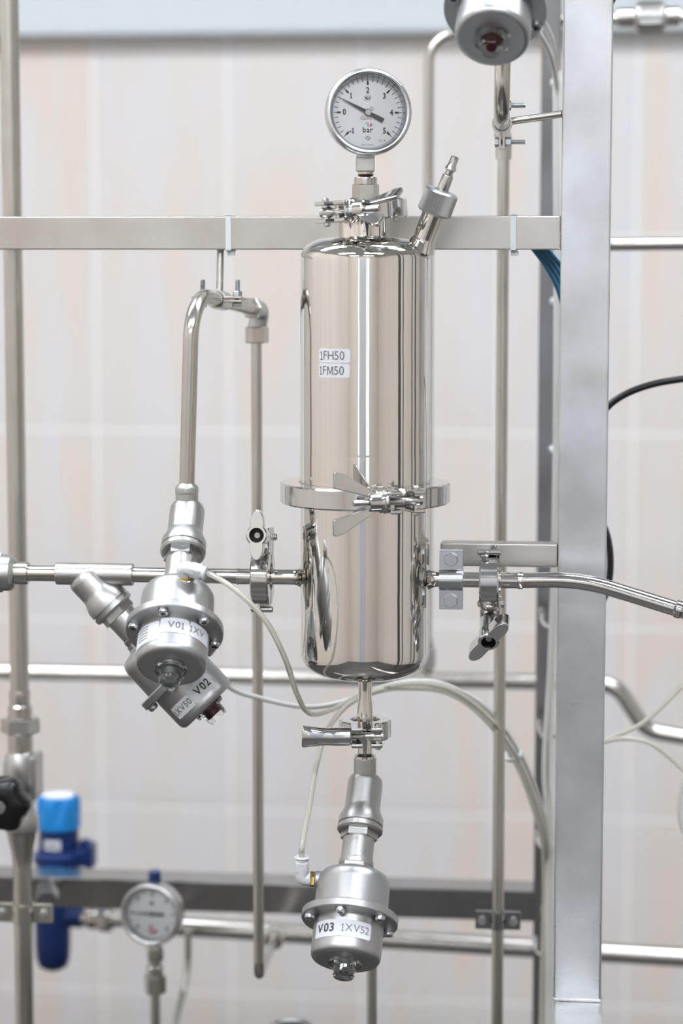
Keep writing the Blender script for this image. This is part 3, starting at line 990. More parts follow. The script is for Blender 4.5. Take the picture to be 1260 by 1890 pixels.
# ================================================================== angle seat valves
def angle_valve(label, O, flow, brd, fl, port, stickers, indicator=None, xhint=(1, 0, 0), s0=-0.0075):
    flow = V(flow).normalized(); brd = V(brd).normalized()
    t = thing('angle_valve', label, 'valve', O, 'pneumatic angle seat valves')
    Bf = frame(O, brd, xhint)
    Ff = frame(O, flow, brd)
    def body(bm):
        a, b = fl
        lathe(bm, [(0.0045, -a), (0.0088, -a), (0.0092, -a + 0.001), (0.0092, b - 0.001), (0.0088, b), (0.0045, b)], 32, Ff)
        lathe(bm, [(0, s0), (0.0112, s0 + 0.0002), (0.0130, s0 + 0.0013), (0.0140, s0 + 0.0035), (0.0143, s0 + 0.0065), (0.0143, 0.019), (0.0150, 0.0225), (0.0180, 0.0290), (0.0182, 0.0352), (0.0170, 0.0356), (0.0170, 0.0364), (0.0184, 0.0368), (0.0184, 0.040), (0.0172, 0.0415), (0, 0.0415)], 48, Bf)
    part('valve_body', 'cast', t, body)
    def bonnet(bm):
        hexn(bm, 0.0262, 0.0400, 0.0480, Bf @ Mx.Rotation(rad(0), 4, 'Z'), 0.0008)
        lathe(bm, [(0, 0.046), (0.0126, 0.047), (0.0128, 0.048), (0.0130, 0.066), (0.0138, 0.0665), (0.0140, 0.070), (0.0135, 0.071), (0, 0.071)], 40, Bf)
        hexn(bm, 0.0265, 0.0705, 0.0755, Bf @ Mx.Rotation(rad(0), 4, 'Z'), 0.0006)
    part('bonnet', 'cast', t, bonnet)
    def bell(bm):
        lathe(bm, [(0, 0.074), (0.0155, 0.0745), (0.0165, 0.0760), (0.0225, 0.0775), (0.0265, 0.0795), (0.0285, 0.0830), (0.0290, 0.0880), (0.0294, 0.1115), (0, 0.1115)], 56, Bf)
    part('actuator_bell', 'blast', t, bell)
    def flange(bm):
        lathe(bm, [(0, 0.1115), (0.0300, 0.1115), (0.0378, 0.1118), (0.0384, 0.1125), (0.0384, 0.1177), (0.0378, 0.1185), (0.0285, 0.1185), (0, 0.1185)], 64, Bf)
    part('flange', 'satin' if False else 'blast', t, flange)
    def cup(bm):
        p = [(0, 0.1175), (0.0275, 0.1175), (0.0275, 0.1205), (0.0278, 0.1225), (0.0278, 0.1455)]
        for k in range(1, 7):
            a = PI / 2 * k / 6
            p.append((0.0278 - 0.0050 * (1 - math.cos(a)), 0.1455 + 0.0055 * math.sin(a)))
        p += [(0, 0.1510)]
        lathe(bm, p, 64, Bf)
    cu = part('actuator_cup', 'blast', t, cup)
    for k in range(6):
        a = rad(97 + 60 * k)
        mt = Bf @ T(0.0328 * math.cos(a), 0.0328 * math.sin(a), 0)
        bo = part('bolt', 'zinc', t, lambda bm: lathe(bm, [(0, 0.1180), (0.0040, 0.1180), (0.0042, 0.1190), (0.0042, 0.1207), (0.0037, 0.1221), (0.0025, 0.1227), (0.0021, 0.1227), (0.0019, 0.1213), (0, 0.1213)], 20, mt))
        part('socket', 'hole', bo, lambda bm: hexn(bm, 0.0034, 0.1213, 0.1221, mt, 0.0001))  # dark hex in the bolt head, socket shade put into the colour
    # clear sight cap over the travel indicator
    def cap(bm):
        lathe(bm, [(0, 0.1512), (0.0124, 0.1512), (0.0130, 0.1520), (0.0130, 0.1538), (0.0122, 0.1550), (0.0092, 0.1552), (0.0090, 0.1600), (0.0084, 0.1630), (0.0076, 0.1642), (0, 0.1644)], 8, Bf) if False else None
        lathe(bm, [(0, 0.1512), (0.0126, 0.1512), (0.0132, 0.1520), (0.0132, 0.1538), (0.0124, 0.1548), (0.0092, 0.1552)] + [(0.0092, 0.1552), (0.0089, 0.1605), (0.0084, 0.1630), (0.0074, 0.1642), (0, 0.1644)], 32, Bf)
    part('sight_cap', 'clear', t, cap)
    hexp = part('cap_nut', 'clear', t, lambda bm: hexn(bm, 0.0240, 0.1508, 0.1530, Bf, 0.0004, 0.0127))
    if indicator:
        part('indicator', indicator[0], t, lambda bm: cyl(bm, indicator[1], 0.1514, 0.1514 + indicator[2], Bf, 20, 0.0006))
    # pneumatic elbow
    (ang, rr, outdir, hosedir) = port
    pb = Bf @ V((rr * math.cos(ang), rr * math.sin(ang), 0.0835))
    od = V(outdir).normalized(); hd = V(hosedir).normalized()
    part('port_boss', 'blast', t, lambda bm: cyl(bm, 0.0068, -0.012, 0.0035, frame(pb, od), 24, 0.0008))
    part('brass_nut', 'brass', t, lambda bm: hexn(bm, 0.0110, 0.0035, 0.0075, frame(pb, od), 0.0006))
    e0 = pb + od * 0.0135
    def elbow(bm):
        sweep(bm, fillet([pb + od * 0.007, e0, e0 + hd * 0.0100], 0.0045, 8), 0.0056, 20)
        box(bm, (0.0102, 0.0102, 0.0105), frame(e0 + hd * 0.0105, hd, od), 0.0022, 3)
        cyl(bm, 0.0052, 0.0150, 0.0172, frame(e0, hd), 24, 0.0006)
        cyl(bm, 0.0062, 0.0172, 0.0190, frame(e0, hd), 24, 0.0008)
    part('elbow_fitting', 'white', t, elbow)
    # stickers on the cup
    R = 0.0278
    def wrap(ph0, s0):
        return lambda x, y, L=0.0004: Bf @ V(((R + L) * math.cos(ph0 - x / R), (R + L) * math.sin(ph0 - x / R), s0 - y))
    for (txt, deg, s0, w_, h, size, ink, dx, bold) in stickers:
        f = wrap(rad(deg), s0)
        st = part('label', 'sticker', t, lambda bm: sticker(bm, w_, h, f, 0.0016), label=('white sticker reading ' + txt) if txt else 'white data sticker with fine print')
        if txt:
            part('lettering', ink, st, lambda bm: put_text(bm, txt, size, lambda x, y: f(x + dx, y, 0.00045), bold, 0.95))
        else:
            def lines(bm):
                for i in range(5):
                    for j in range(6):
                        x0 = -w_ * 0.10 + j * w_ * 0.055; y = h * 0.34 - i * h * 0.155
                        bm.faces.new([bm.verts.new(f(x0 + a, y + b, 0.00045)) for a, b in ((0, 0), (w_ * 0.040, 0), (w_ * 0.040, h * 0.055), (0, h * 0.055))])
            part('fine_print', 'ink', st, lines)
    return e0 + hd * 0.019, hd


def dirv(tdeg, sx): 
    t_ = rad(tdeg)
    return V((sx, -math.sin(t_), -math.cos(t_)))


OV1 = P(345, 948, YT)
OV1 = V((OV1.x, YT, OV1.z))
h1 = angle_valve('blasted steel angle valve labelled V01 hanging below the bent riser pipe', OV1, (0, 0, -1), dirv(44, 0.03), (0.021, 0.034),
                 (rad(66), 0.0235, (-0.12, -0.45, 0.88), (0.94, -0.10, -0.24)),
                 [('', 142, 0.1335, 0.036, 0.0175, 0, None, 0, 0), ('V01', 80, 0.1295, 0.0225, 0.0135, 0.0086, 'grey_ink', 0.0012, 0.0001), ('1XV', 32, 0.1295, 0.0225, 0.0135, 0.0080, 'grey_ink', -0.004, 0.0001)],
                 indicator=('zinc', 0.0045, 0.0070))
OV2 = P(148, 1061, YT)
OV2 = V((OV2.x, YT, ZH + 0.0))
d2 = V((math.cos(rad(45.5)), -0.02, -math.sin(rad(45.5))))
h2 = angle_valve('blasted steel angle valve labelled V02 and 1XV50 behind the V01 valve', OV2, (1, 0, 0), d2, (0.0195, 0.044),
                 (rad(-75), 0.0225, (0.25, 0.9, 0.3), (0.75, 0.25, -0.6)),
                 [('V02', 62, 0.1360, 0.0235, 0.0135, 0.0092, 'ink', 0.001, 0.0002), ('1XV50', 110, 0.1370, 0.0225, 0.0115, 0.0074, 'grey_ink', 0, 0.0001)],
                 indicator=('red', 0.0052, 0.0080), xhint=(1, 0, 1), s0=0.0005)
OV3 = P(671, 1450, YT)
OV3 = V((XT, YT, OV3.z))
h3 = angle_valve('blasted steel angle valve labelled V03 and 1XV52 under the filter housing', OV3, (0, 0, -1), dirv(37, -0.045), (0.0235, 0.040),
                 (rad(182), 0.0285, (-1, -0.12, 0.05), (0.02, -0.1, 1)),
                 [('V03', 122, 0.1330, 0.0240, 0.0140, 0.0098, 'ink', -0.0010, 0.00025), ('1XV52', 72, 0.1330, 0.0265, 0.0135, 0.0086, 'grey_ink', 0.0, 0.0)],
                 indicator=('zinc', 0.0040, 0.0060))
dT = dirv(46, -0.03)
e4 = P(908, 72, 1.775)
OV4 = e4 - dT.normalized() * 0.151
h4 = angle_valve('steel angle valve with red indicator at the top edge beside the post', OV4, (0, 0, -1), dT, (0.02, 0.040),
                 (rad(30), 0.0220, (0.8, -0.2, 0.5), (0.6, 0.5, -0.6)), [], indicator=('red', 0.0042, 0.0075))

# ================================================================== process pipes
def pipe(name, label, pts, r, m='pipe', fil=None, seg=20, cat='pipe', group=None):
    pts = [V(p) for p in pts]
    if fil: pts = fillet(pts, fil)
    return single(name, m, lambda bm: sweep(bm, pts, r, seg), label, cat, group, 50)


# V01 riser, bends back under the cross bar
rA = V((OV1.x, YT, OV1.z + 0.020)); rB = P(354, 541, YT); rC = P(466, 569, 2.055)
riser = thing('riser_pipe', 'shiny bent steel pipe rising from the V01 valve to the hanger', 'pipe', rA)
part('pipe', 'pipe', riser, lambda bm: sweep(bm, fillet([rA, rB, rC], 0.034, 14), 0.0063, 24), 50)
part('socket', 'cast', riser, lambda bm: lathe(bm, [(0.005, -0.004), (0.0091, -0.004), (0.0095, -0.003), (0.0095, 0.0012), (0.0088, 0.0026), (0.0062, 0.0050), (0.005, 0.005)], 28, T(rA)))
# compression elbow and down pipe
rD = P(475, 572, 2.075)
elb = thing('elbow_fitting', 'steel compression elbow with hex nut at the end of the bent riser', 'fitting', P(474, 633, 2.075))
part('elbow_body', 'cast', elb, lambda bm: sweep(bm, fillet([rC - (rD - rC).normalized() * 0.004, P(481, 572, 2.075), P(474, 606, 2.075)], 0.010, 10), 0.0082, 20), 50)
part('hex_nut', 'pipe', elb, lambda bm: hexn(bm, 0.0180, P(474, 633, 2.075).z, P(474, 603, 2.075).z, T(P(474, 620, 2.075).x, 2.075, 0) @ Mx.Rotation(rad(15), 4, 'Z')))
part('back_nut', 'pipe', elb, lambda bm: hexn(bm, 0.0165, -0.006, 0.004, frame(rC, rD - P(354, 541, YT))))
xd = P(474, 900, 2.075).x
dp = [V((xd, 2.075, P(474, 630, 2.075).z)), V((xd, 2.075, P(474, 1800, 2.075).z)), P(503, 1738, 2.36)]
pipe('down_pipe', 'slim steel pipe dropping from the elbow fitting and hooking back at the bottom', dp, 0.0048, fil=0.016)
tee2 = thing('pipe_fitting', 'round steel fitting where the hooked slim pipe meets the lower pipe', 'fitting', P(503, 1740, 2.37))
part('ferrule', 'pipe', tee2, lambda bm: cyl(bm, 0.0105, 0, 0.022, frame(P(503, 1737, 2.345), (0.02, 1, 0.06)), 28, 0.002))


# omega clamp bands
def omega(bm, r, th, ear, w_, mt):
    n = 16
    p = [(-(r + th + ear), 0.0006), (-(r + th + ear), 0.0006 + th)]
    a0 = math.asin((0.0006 + th) / (r + th))
    for k in range(n + 1):
        a = PI - a0 - (PI - 2 * a0) * k / n
        p.append(((r + th) * math.cos(a), (r + th) * math.sin(a)))
    p += [((r + th + ear), 0.0006 + th), ((r + th + ear), 0.0006)]
    a1 = math.asin(0.0006 / r)
    for k in range(n + 1):
        a = a1 + (PI - 2 * a1) * k / n
        p.append((r * math.cos(a), r * math.sin(a)))
    # polygon lies in local X-Z, extruded along local Y
    W = mt @ Mx(((1, 0, 0, 0), (0, 0, 1, 0), (0, 1, 0, 0), (0, 0, 0, 1)))
    prism(bm, p, -w_ / 2, w_ / 2, W, 0.0003)


def pclamp(name, label, ctr, axis, front, r, ear, w_, th=0.0018, bolt_len=(0.006, 0.022), m='pipe', rodto=None, head=0.007, rodr=0.003):
    """two omega bands bolted round a pipe; local Y = pipe axis, local Z = front"""
    y = V(axis).normalized(); z = (V(front) - y * V(front).dot(y)).normalized(); x = y.cross(z)
    B = Mx(((x.x, y.x, z.x, ctr[0]), (x.y, y.y, z.y, ctr[1]), (x.z, y.z, z.z, ctr[2]), (0, 0, 0, 1)))
    t = thing(name, label, 'bracket', ctr)
    part('band', m, t, lambda bm: omega(bm, r, th, ear, w_, B))
    part('band', m, t, lambda bm: omega(bm, r, th, ear, w_, B @ Mx.Rotation(PI, 4, 'Y')))
    for s in (-1, 1):
        bx = B @ T(s * (r + th + ear * 0.52), 0, 0)
        part('bolt', 'zinc', t, lambda bm: (hexn(bm, head, -bolt_len[0] * 0.5 - th - 0.001, -th - 0.0006, bx, 0.0005), thread(bm, head * 0.30, -th, bolt_len[1], bx, 0.0009)))
        part('nut', 'zinc', t, lambda bm: hexn(bm, head, th + 0.0007, th + 0.0055, bx, 0.0005))
    if rodto is not None:
        part('hanger_rod', 'pipe', t, lambda bm: rod(bm, rodto[0], rodto[1], rodr, 18))
    return t


bdir = (rC - rB).normalized()
hc = rB + bdir * ((rC - rB).length * 0.44)
pclamp('pipe_hanger', 'two-bolt pipe hanger on a rod below the cross bar', hc, bdir, (0, 0, 1), 0.0065, 0.0135, 0.020,
       rodto=(V((P(407, 462, YB).x, YB, zb0)), V((P(407, 462, YB).x, hc.y, hc.z + 0.006))), bolt_len=(0.006, 0.017))

# horizontal line left of the housing
lf = V((OV2.x - 0.019, YT, ZH))
zl = ZH
xe = XT - 0.0856
pipe('inlet_pipe', 'short steel pipe between the V02 valve and the left ring clamp', [(OV2.x + 0.042, YT, ZH), (xe - 0.004, YT, ZH)], 0.0063)
single('inlet_ferrule', 'mirror', lambda bm: lathe(bm, [(0.004, 0), (0.0115, 0), (0.0115, 0.002), (0.0066, 0.005), (0.0066, 0.018), (0.0070, 0.0182), (0.0070, 0.0195), (0.004, 0.0195)], 32, frame((xe + 0.0008, YT, ZH), (-1, 0, 0))), 'steel ferrule held by the left ring clamp of the filter inlet', 'ferrule')
un = thing('union_fitting', 'steel union fitting cut by the left edge of the photo', 'fitting', P(20, 1085, YT))
fu = frame((OV2.x - 0.0195, YT, ZH), (-1, 0, 0))
part('pipe', 'pipe', un, lambda bm: cyl(bm, 0.0066, -0.001, 0.030, fu, 24))
part('collar', 'pipe', un, lambda bm: lathe(bm, [(0.004, 0.0235), (0.0088, 0.0235), (0.0094, 0.0245), (0.0094, 0.036), (0.004, 0.036)], 28, fu))
part('union_nut', 'cast', un, lambda bm: (lathe(bm, [(0.004, 0.034), (0.0115, 0.0345), (0.0145, 0.0375), (0.0150, 0.041), (0.0150, 0.046), (0.004, 0.046)], 32, fu), hexn(bm, 0.0285, 0.045, 0.090, fu, 0.001)))

# tube leaving to the right
t0 = V((XT + 0.1020, YT, ZH))
single('outlet_ferrule', 'mirror', lambda bm: lathe(bm, [(0.004, 0), (0.0115, 0), (0.0115, 0.002), (0.0066, 0.005), (0.0066, 0.021), (0.0072, 0.0213), (0.0072, 0.0245), (0.0066, 0.0255), (0.004, 0.026)], 32, frame(t0, (1, 0, 0))), 'steel ferrule held by the right ring clamp of the filter outlet', 'ferrule')
ot = thing('outlet_tube', 'bright steel tube bending down to the right across the post', 'pipe', t0 + V((0.02, 0, 0)))
opts = [t0 + V((0.020, 0, 0)), P(1075, 1070, 1.895), P(1262, 1128, 1.885), P(1330, 1148, 1.882)]
part('tube', 'chrome', ot, lambda bm: sweep(bm, fillet(opts[:3] + [opts[3]], 0.16, 20), 0.0063, 24), 50)
part('weld_ring', 'chrome', ot, lambda bm: cyl(bm, 0.0074, -0.004, 0.004, frame(P(1252, 1124.5, 1.885), P(1330, 1148, 1.882) - P(1262, 1128, 1.885)), 24, 0.002))

# plate bracket on the short arm
bc = V((P(832.5, 1067, YT).x, YT, ZH))
br_ = thing('tube_bracket', 'bolted zinc plate bracket holding the filter outlet on the arm', 'bracket', bc)


def plate(front):
    def f(bm):
        s = -1 if front else 1
        B = Mx(((0, 1, 0, bc.x), (0, 0, s, bc.y), (1, 0, 0, bc.z), (0, 0, 0, 1)))
        omega(bm, 0.0066, 0.0022, 0.0153, 0.0190, B)
    return f
part('front_plate', 'zinc', br_, plate(True))
part('rear_plate', 'zinc', br_, plate(False))
for s in (-1, 1):
    def bolt(bm):
        f = frame((bc.x, bc.y, bc.z + s * 0.0168), (0, -1, 0), (0, 0, 1))
        hexn(bm, 0.0100, 0.0028, 0.0072, f, 0.0007)
        cyl(bm, 0.0028, -0.044 if s > 0 else -0.010, 0.003, f, 16)
    part('hex_bolt', 'zinc', br_, bolt)
    part('washer_nut', 'zinc', br_, lambda bm: hexn(bm, 0.0095, 0.0028, 0.0075, frame((bc.x, bc.y, bc.z + s * 0.0168), (0, 1, 0), (0, 0, 1)), 0.0006))

# top valve pipe, its hanger and the long pipe behind
tA = V((OV4.x, OV4.y, OV4.z - 0.038)); tB = V((P(925, 214, OV4.y).x, OV4.y, P(925, 214, OV4.y).z)); tC = P(928, 250, 2.10)
pipe('drop_pipe', 'bent steel pipe coming down from the top valve beside the post', [tA, tB, tC + V((0, 0.004, 0))], 0.0062, fil=0.030)
xq = P(926, 700, 2.115).x
pipe('long_pipe', 'long thin vertical steel pipe left of the rear post', [(xq, 2.115, tC.z + 0.006), (xq, 2.115, 0.35)], 0.0053)
single('pipe_elbow', 'pipe', lambda bm: sweep(bm, fillet([tC - V((0, 0.02, 0)), V((xq, 2.115, tC.z)), V((xq, 2.115, tC.z - 0.02))], 0.009, 8), 0.0072, 18), 'small steel elbow joining the top drop pipe to the long thin pipe', 'fitting', sharp=50)
bd2 = (tC - tB).normalized()
hc2 = tB + bd2 * 0.082
pclamp('pipe_hanger', 'two-bolt pipe hanger on a rod welded to the post near the top', hc2, bd2, (1, 0, 0), 0.0064, 0.0125, 0.018,
       rodto=(V((XPOST - 0.020, hc2.y - 0.012, P(1030, 212, hc2.y).z)), V((hc2.x + 0.007, hc2.y, hc2.z + 0.002))), bolt_len=(0.006, 0.019))
pclamp('pipe_bracket', 'dark two-bolt pipe bracket fixing the long thin pipe to the rear bar', V((xq, 2.115, P(926, 1698, 2.115).z)), (0, 0, 1), (0, -1, 0), 0.0056, 0.0130, 0.0165, bolt_len=(0.006, 0.007), m='dark_bar')

# rear horizontal pipe with the S bend
y3 = 2.55
za = P(600, 1251, y3).z
hp = [V((-1.1, y3, za)), V((P(1135, 1262, y3).x, y3, za)), P(1192, 1348, y3 - 0.0), P(1330, 1372, y3)]
pipe('rear_pipe', 'long horizontal steel pipe with an S bend right of the post', hp, 0.0086, fil=0.034, seg=24)
# lower rear pipe
y4 = 2.44
pipe('lower_pipe', 'thick horizontal steel pipe below the dark rear bar', [P(322, 1709, y4), P(1340, 1771, y4)], 0.0104, seg=24)
# upper right pipe and union
y5 = 2.5
xu = P(1200, 35, y5)
up = thing('upper_pipe', 'horizontal steel pipe with union at the top right edge', 'pipe', xu)
part('pipe', 'pipe', up, lambda bm: rod(bm, P(1028, 38, y5), P(1320, 30, y5), 0.0058, 20))
fx = frame(P(1200, 31, y5), P(1320, 27, y5) - P(1028, 35, y5))
part('union_nut', 'cast', up, lambda bm: (cyl(bm, 0.0148, -0.0165, 0.0160, fx, 32, 0.003), hexn(bm, 0.0285, -0.012, 0.012, fx, 0.001)))
part('collar', 'pipe', up, lambda bm: cyl(bm, 0.0098, -0.034, -0.012, fx, 28, 0.001))
part('collar', 'pipe', up, lambda bm: cyl(bm, 0.0098, 0.012, 0.030, fx, 28, 0.001))
# right pipe at bar height
pipe('side_pipe', 'straight horizontal steel pipe right of the post at bar height', [P(1040, 452, 2.3), P(1340, 449, 2.3)], 0.0062)
# inverted U behind the gauge
y6 = 2.45
xk = P(791, 200, y6).x
pipe('return_pipe', 'upright pipe with a rounded top bend right of the gauge', [(xk, y6, P(795, 1235, y6).z), (xk, y6, P(791, 62, y6).z), P(1015, 58, y6)], 0.0052, fil=0.030)
rf = thing('pipe_fitting', 'small blurred pipe fitting peeking out behind the lower right of the housing', 'fitting', P(795, 1242, y6))
part('hex_nut', 'cast', rf, lambda bm: hexn(bm, 0.0155, P(795, 1232, y6).z, P(795, 1196, y6).z, T(xk, y6, 0)))
part('collar', 'pipe', rf, lambda bm: cyl(bm, 0.0070, P(795, 1246, y6).z, P(795, 1180, y6).z, T(xk, y6, 0), 20, 0.001))
# ferrule between the small clamp and V03
single('valve_ferrule', 'mirror', lambda bm: lathe(bm, [(0.003, zt(1346)), (0.0125, zt(1346)), (0.0125, zt(1350)), (0.0066, zt(1357)), (0.0060, zt(1361)), (0.0060, zt(1389)), (0.0072, zt(1392)), (0.0088, zt(1394)), (0.0088, OV3.z + 0.0233), (0.003, OV3.z + 0.0233)], 32, AX), 'short steel ferrule joining the small handled clamp to the V03 valve', 'ferrule')
# outlet of V03
pipe('drain_pipe', 'thin upright pipe below the V03 valve', [(XT, YT, OV3.z - 0.0385), (XT, YT, OV3.z - 0.075), P(686, 1770, 2.02), P(686, 1960, 2.02)], 0.0045, fil=0.02)
# curved pipe right of the low gauge
pipe('curved_pipe', 'thin curved steel pipe right of the low blurred gauge', [P(347, 1718, 2.40), P(346, 1800, 2.40), P(318, 1910, 2.36)], 0.0037, fil=0.06)
# domed fitting at the bottom edge
bf = P(537, 1895, 2.2)
df = thing('round_fitting', 'round steel fitting at the bottom edge of the photo', 'fitting', bf)
part('ring', 'cast', df, lambda bm: lathe(bm, [(0.0125, -0.02), (0.0220, -0.02), (0.0232, -0.008), (0.0215, 0.0015), (0.017, 0.0035), (0.0125, 0.001)], 40, T(bf), closed=True))
part('plug', 'hole', df, lambda bm: cyl(bm, 0.0128, -0.02, -0.002, T(bf), 28))  # near-black disc filling the ring's opening, coloured as a shaded hole
part('stem', 'pipe', df, lambda bm: cyl(bm, 0.010, -0.09, -0.018, T(bf), 24))

# ================================================================== left upright line with the hand valve
yl = 2.14
xl = P(26, 600, yl).x
def zl_(y): return P(30, y, yl).z
ul = thing('upright_pipe', 'thick upright steel pipe at the left edge of the photo', 'pipe', (xl, yl, 0.4))
part('pipe', 'pipe', ul, lambda bm: cyl(bm, 0.0087, zl_(1300), 1.95, T(xl, yl, 0), 28))
def lower_pipe(bm):
    lathe(bm, [(0.004, 0.4), (0.0088, 0.4), (0.0088, zl_(1600)), (0.0098, zl_(1575)), (0.0130, zl_(1545)), (0.0138, zl_(1535)), (0.004, zl_(1535))], 28, T(xl, yl, 0))
part('lower_pipe', 'pipe', ul, lower_pipe)
def union_l(bm):
    lathe(bm, [(0.004, zl_(1272)), (0.0095, zl_(1274)), (0.0100, zl_(1280)), (0.0096, zl_(1300)), (0.0114, zl_(1303)), (0.0114, zl_(1325)), (0.004, zl_(1325))], 28, T(xl, yl, 0))
part('sleeve', 'pipe', ul, union_l)
part('union_nut', 'pipe', ul, lambda bm: hexn(bm, 0.0315, zl_(1352), zl_(1324), T(xl, yl, 0) @ Mx.Rotation(rad(8), 4, 'Z'), 0.0015))
part('tail', 'pipe', ul, lambda bm: cyl(bm, 0.0118, zl_(1390), zl_(1350), T(xl, yl, 0), 24, 0.001))
hv = thing('hand_valve', 'steel hand valve with black lobed knob on the left upright pipe', 'valve', (xl, yl, zl_(1535)))
def hbody(bm):
    lathe(bm, [(0.004, zl_(1535)), (0.0150, zl_(1533)), (0.0160, zl_(1524)), (0.0160, zl_(1508)), (0.0135, zl_(1500)), (0.0115, zl_(1488)), (0.0130, zl_(1470)), (0.0165, zl_(1440)), (0.0165, zl_(1410)), (0.0140, zl_(1392)), (0.0105, zl_(1384)), (0.004, zl_(1383))], 32, T(xl, yl, 0))
    box(bm, (0.007, 0.030, zl_(1390) - zl_(1470)), T(xl + 0.0145, yl, (zl_(1390) + zl_(1470)) / 2), 0.002)
part('valve_body', 'cast', hv, hbody)
kc = P(34, 1452, yl - 0.004)
kd = (P(4, 1484, 2.075) - kc).normalized()
part('spindle', 'chrome', hv, lambda bm: rod(bm, kc, kc + kd * 0.055, 0.0075, 24))
def knob(bm):
    fr_ = frame(kc + kd * 0.050, kd)
    n = 80
    st = [(0.004, 0.0, 0), (0.024, 0.000, .3), (0.0242, 0.003, 1), (0.0248, 0.012, 1), (0.0235, 0.019, .8), (0.020, 0.0225, .3), (0.009, 0.0235, 0)]
    rings = []
    for r, z, k in st:
        rings.append([bm.verts.new(fr_ @ V(((r * (1 + 0.085 * k * math.cos(6 * 2 * PI * i / n))) * math.cos(2 * PI * i / n), (r * (1 + 0.085 * k * math.cos(6 * 2 * PI * i / n))) * math.sin(2 * PI * i / n), z))) for i in range(n)])
    for A, B in zip(rings, rings[1:]):
        for i in range(n):
            bm.faces.new((A[i], A[(i + 1) % n], B[(i + 1) % n], B[i]))
    bm.faces.new(rings[0][::-1]); bm.faces.new(rings[-1])
part('knob', 'bakelite', hv, knob, 60, label='black lobed plastic knob')
part('knob_insert', 'zinc', hv, lambda bm: cyl(bm, 0.006, 0.0230, 0.0242, frame(kc + kd * 0.050, kd), 20, 0.0004))
pclamp('pipe_bracket', 'two-bolt pipe bracket round the left upright pipe below the hand valve', V((xl, yl, zl_(1684))), (0, 0, 1), (0, -1, 0), 0.0090, 0.0175, 0.0175, bolt_len=(0.006, 0.008))
single('spacer_stub', 'dark_bar', lambda bm: (hexn(bm, 0.0210, -0.006, 0.012, frame(P(86, 1650, 2.29), (0.25, -1, -0.35)), 0.001), rod(bm, P(86, 1650, 2.29), P(86, 1650, 2.341), 0.0070, 20)), 'short hexagonal steel stub in front of the rear bar beside the left upright pipe', 'fitting')

# ================================================================== blue flow transmitter
ytr = 2.50
xt = P(108, 1500, ytr).x
def zq(y): return P(108, y, ytr).z
tr = thing('flow_transmitter', 'blue flow transmitter with light blue cap behind the rear bar', 'transmitter', (xt, ytr, zq(1790)))
def trcap(bm):
    n = 64
    st = [(0.0215, zq(1528), 0), (0.0238, zq(1526), 0), (0.0238, zq(1500), 0), (0.0238, zq(1492), 1), (0.0236, zq(1474), 1), (0.0205, zq(1468), .6)]
    rings = []
    for r, z, k in st:
        rings.append([bm.verts.new(V((xt + r * (1 - 0.22 * k * max(0, math.cos(6 * 2 * PI * i / n + 1.57)) ** 2) * math.cos(2 * PI * i / n), ytr + r * (1 - 0.22 * k * max(0, math.cos(6 * 2 * PI * i / n + 1.57)) ** 2) * math.sin(2 * PI * i / n), z))) for i in range(n)])
    for A, B in zip(rings, rings[1:]):
        for i in range(n):
            bm.faces.new((A[i], A[(i + 1) % n], B[(i + 1) % n], B[i]))
    bm.faces.new(rings[0][::-1]); bm.faces.new(rings[-1])
part('cap', 'cyan', tr, trcap, 45, label='light blue screw cap')
part('cap_window', 'sticker', tr, lambda bm: cyl(bm, 0.0175, zq(1468.5), zq(1466.5), T(xt, ytr, 0), 32))
part('housing', 'navy', tr, lambda bm: lathe(bm, [(0, zq(1592)), (0.0275, zq(1592)), (0.0280, zq(1588)), (0.0280, zq(1574)), (0.0225, zq(1568)), (0.0218, zq(1540)), (0.0218, zq(1526)), (0, zq(1526))], 48, T(xt, ytr, 0)))
part('gland', 'navy', tr, lambda bm: (box(bm, (0.022, 0.022, 0.020), T(xt + 0.0285, ytr - 0.004, zq(1578)), 0.003), rod(bm, (xt + 0.030, ytr - 0.004, zq(1572)), (xt + 0.030, ytr - 0.004, zq(1546)), 0.0060, 16, 0.001), box(bm, (0.008, 0.026, 0.026), T(xt + 0.0365, ytr - 0.004, zq(1575)), 0.002)))
part('name_plate', 'sticker', tr, lambda bm: lathe(bm, [(0.0219, zq(1562)), (0.0223, zq(1562)), (0.0223, zq(1543)), (0.0219, zq(1543))], 14, T(xt, ytr, 0), True, rad(-122), rad(-72)))
part('plate_print', 'grey_ink', tr.children[-1], lambda bm: [box(bm, (0.0016, 0.0004, 0.0035), T(xt + 0.0225 * math.cos(rad(a)), ytr + 0.0225 * math.sin(rad(a)), zq(1552)) @ Mx.Rotation(rad(a + 90), 4, 'Z')) for a in (-112, -106, -100, -94, -88, -82)])
part('spigot', 'pipe', tr, lambda bm: lathe(bm, [(0, zq(1660)), (0.012, zq(1660)), (0.012, zq(1622)), (0.0225, zq(1614)), (0.0255, zq(1592)), (0, zq(1592))], 40, T(xt, ytr, 0)))
part('mounting_plate', 'navy', tr, lambda bm: box(bm, (0.016, 0.100, 0.008), T(xt, YR + 0.020 + 0.0495, zr0 + 0.0055), 0.001))
def lowhouse(bm):
    lathe(bm, [(0, zq(1788)), (0.010, zq(1788)), (0.0155, zq(1782)), (0.0185, zq(1768)), (0.0195, zq(1740)), (0.0195, zq(1668)), (0.017, zq(1655)), (0, zq(1655))], 40, T(P(97, 1700, ytr).x, ytr, 0))
    rod(bm, (xt, ytr, zq(1690)), (P(156, 1690, ytr).x, ytr, zq(1690)), 0.0125, 28, 0.002)
part('lower_housing', 'navy', tr, lowhouse)
fg = thing('hose_nipple', 'steel fittings between the blue transmitter and the low gauge', 'fitting', P(190, 1720, 2.45))
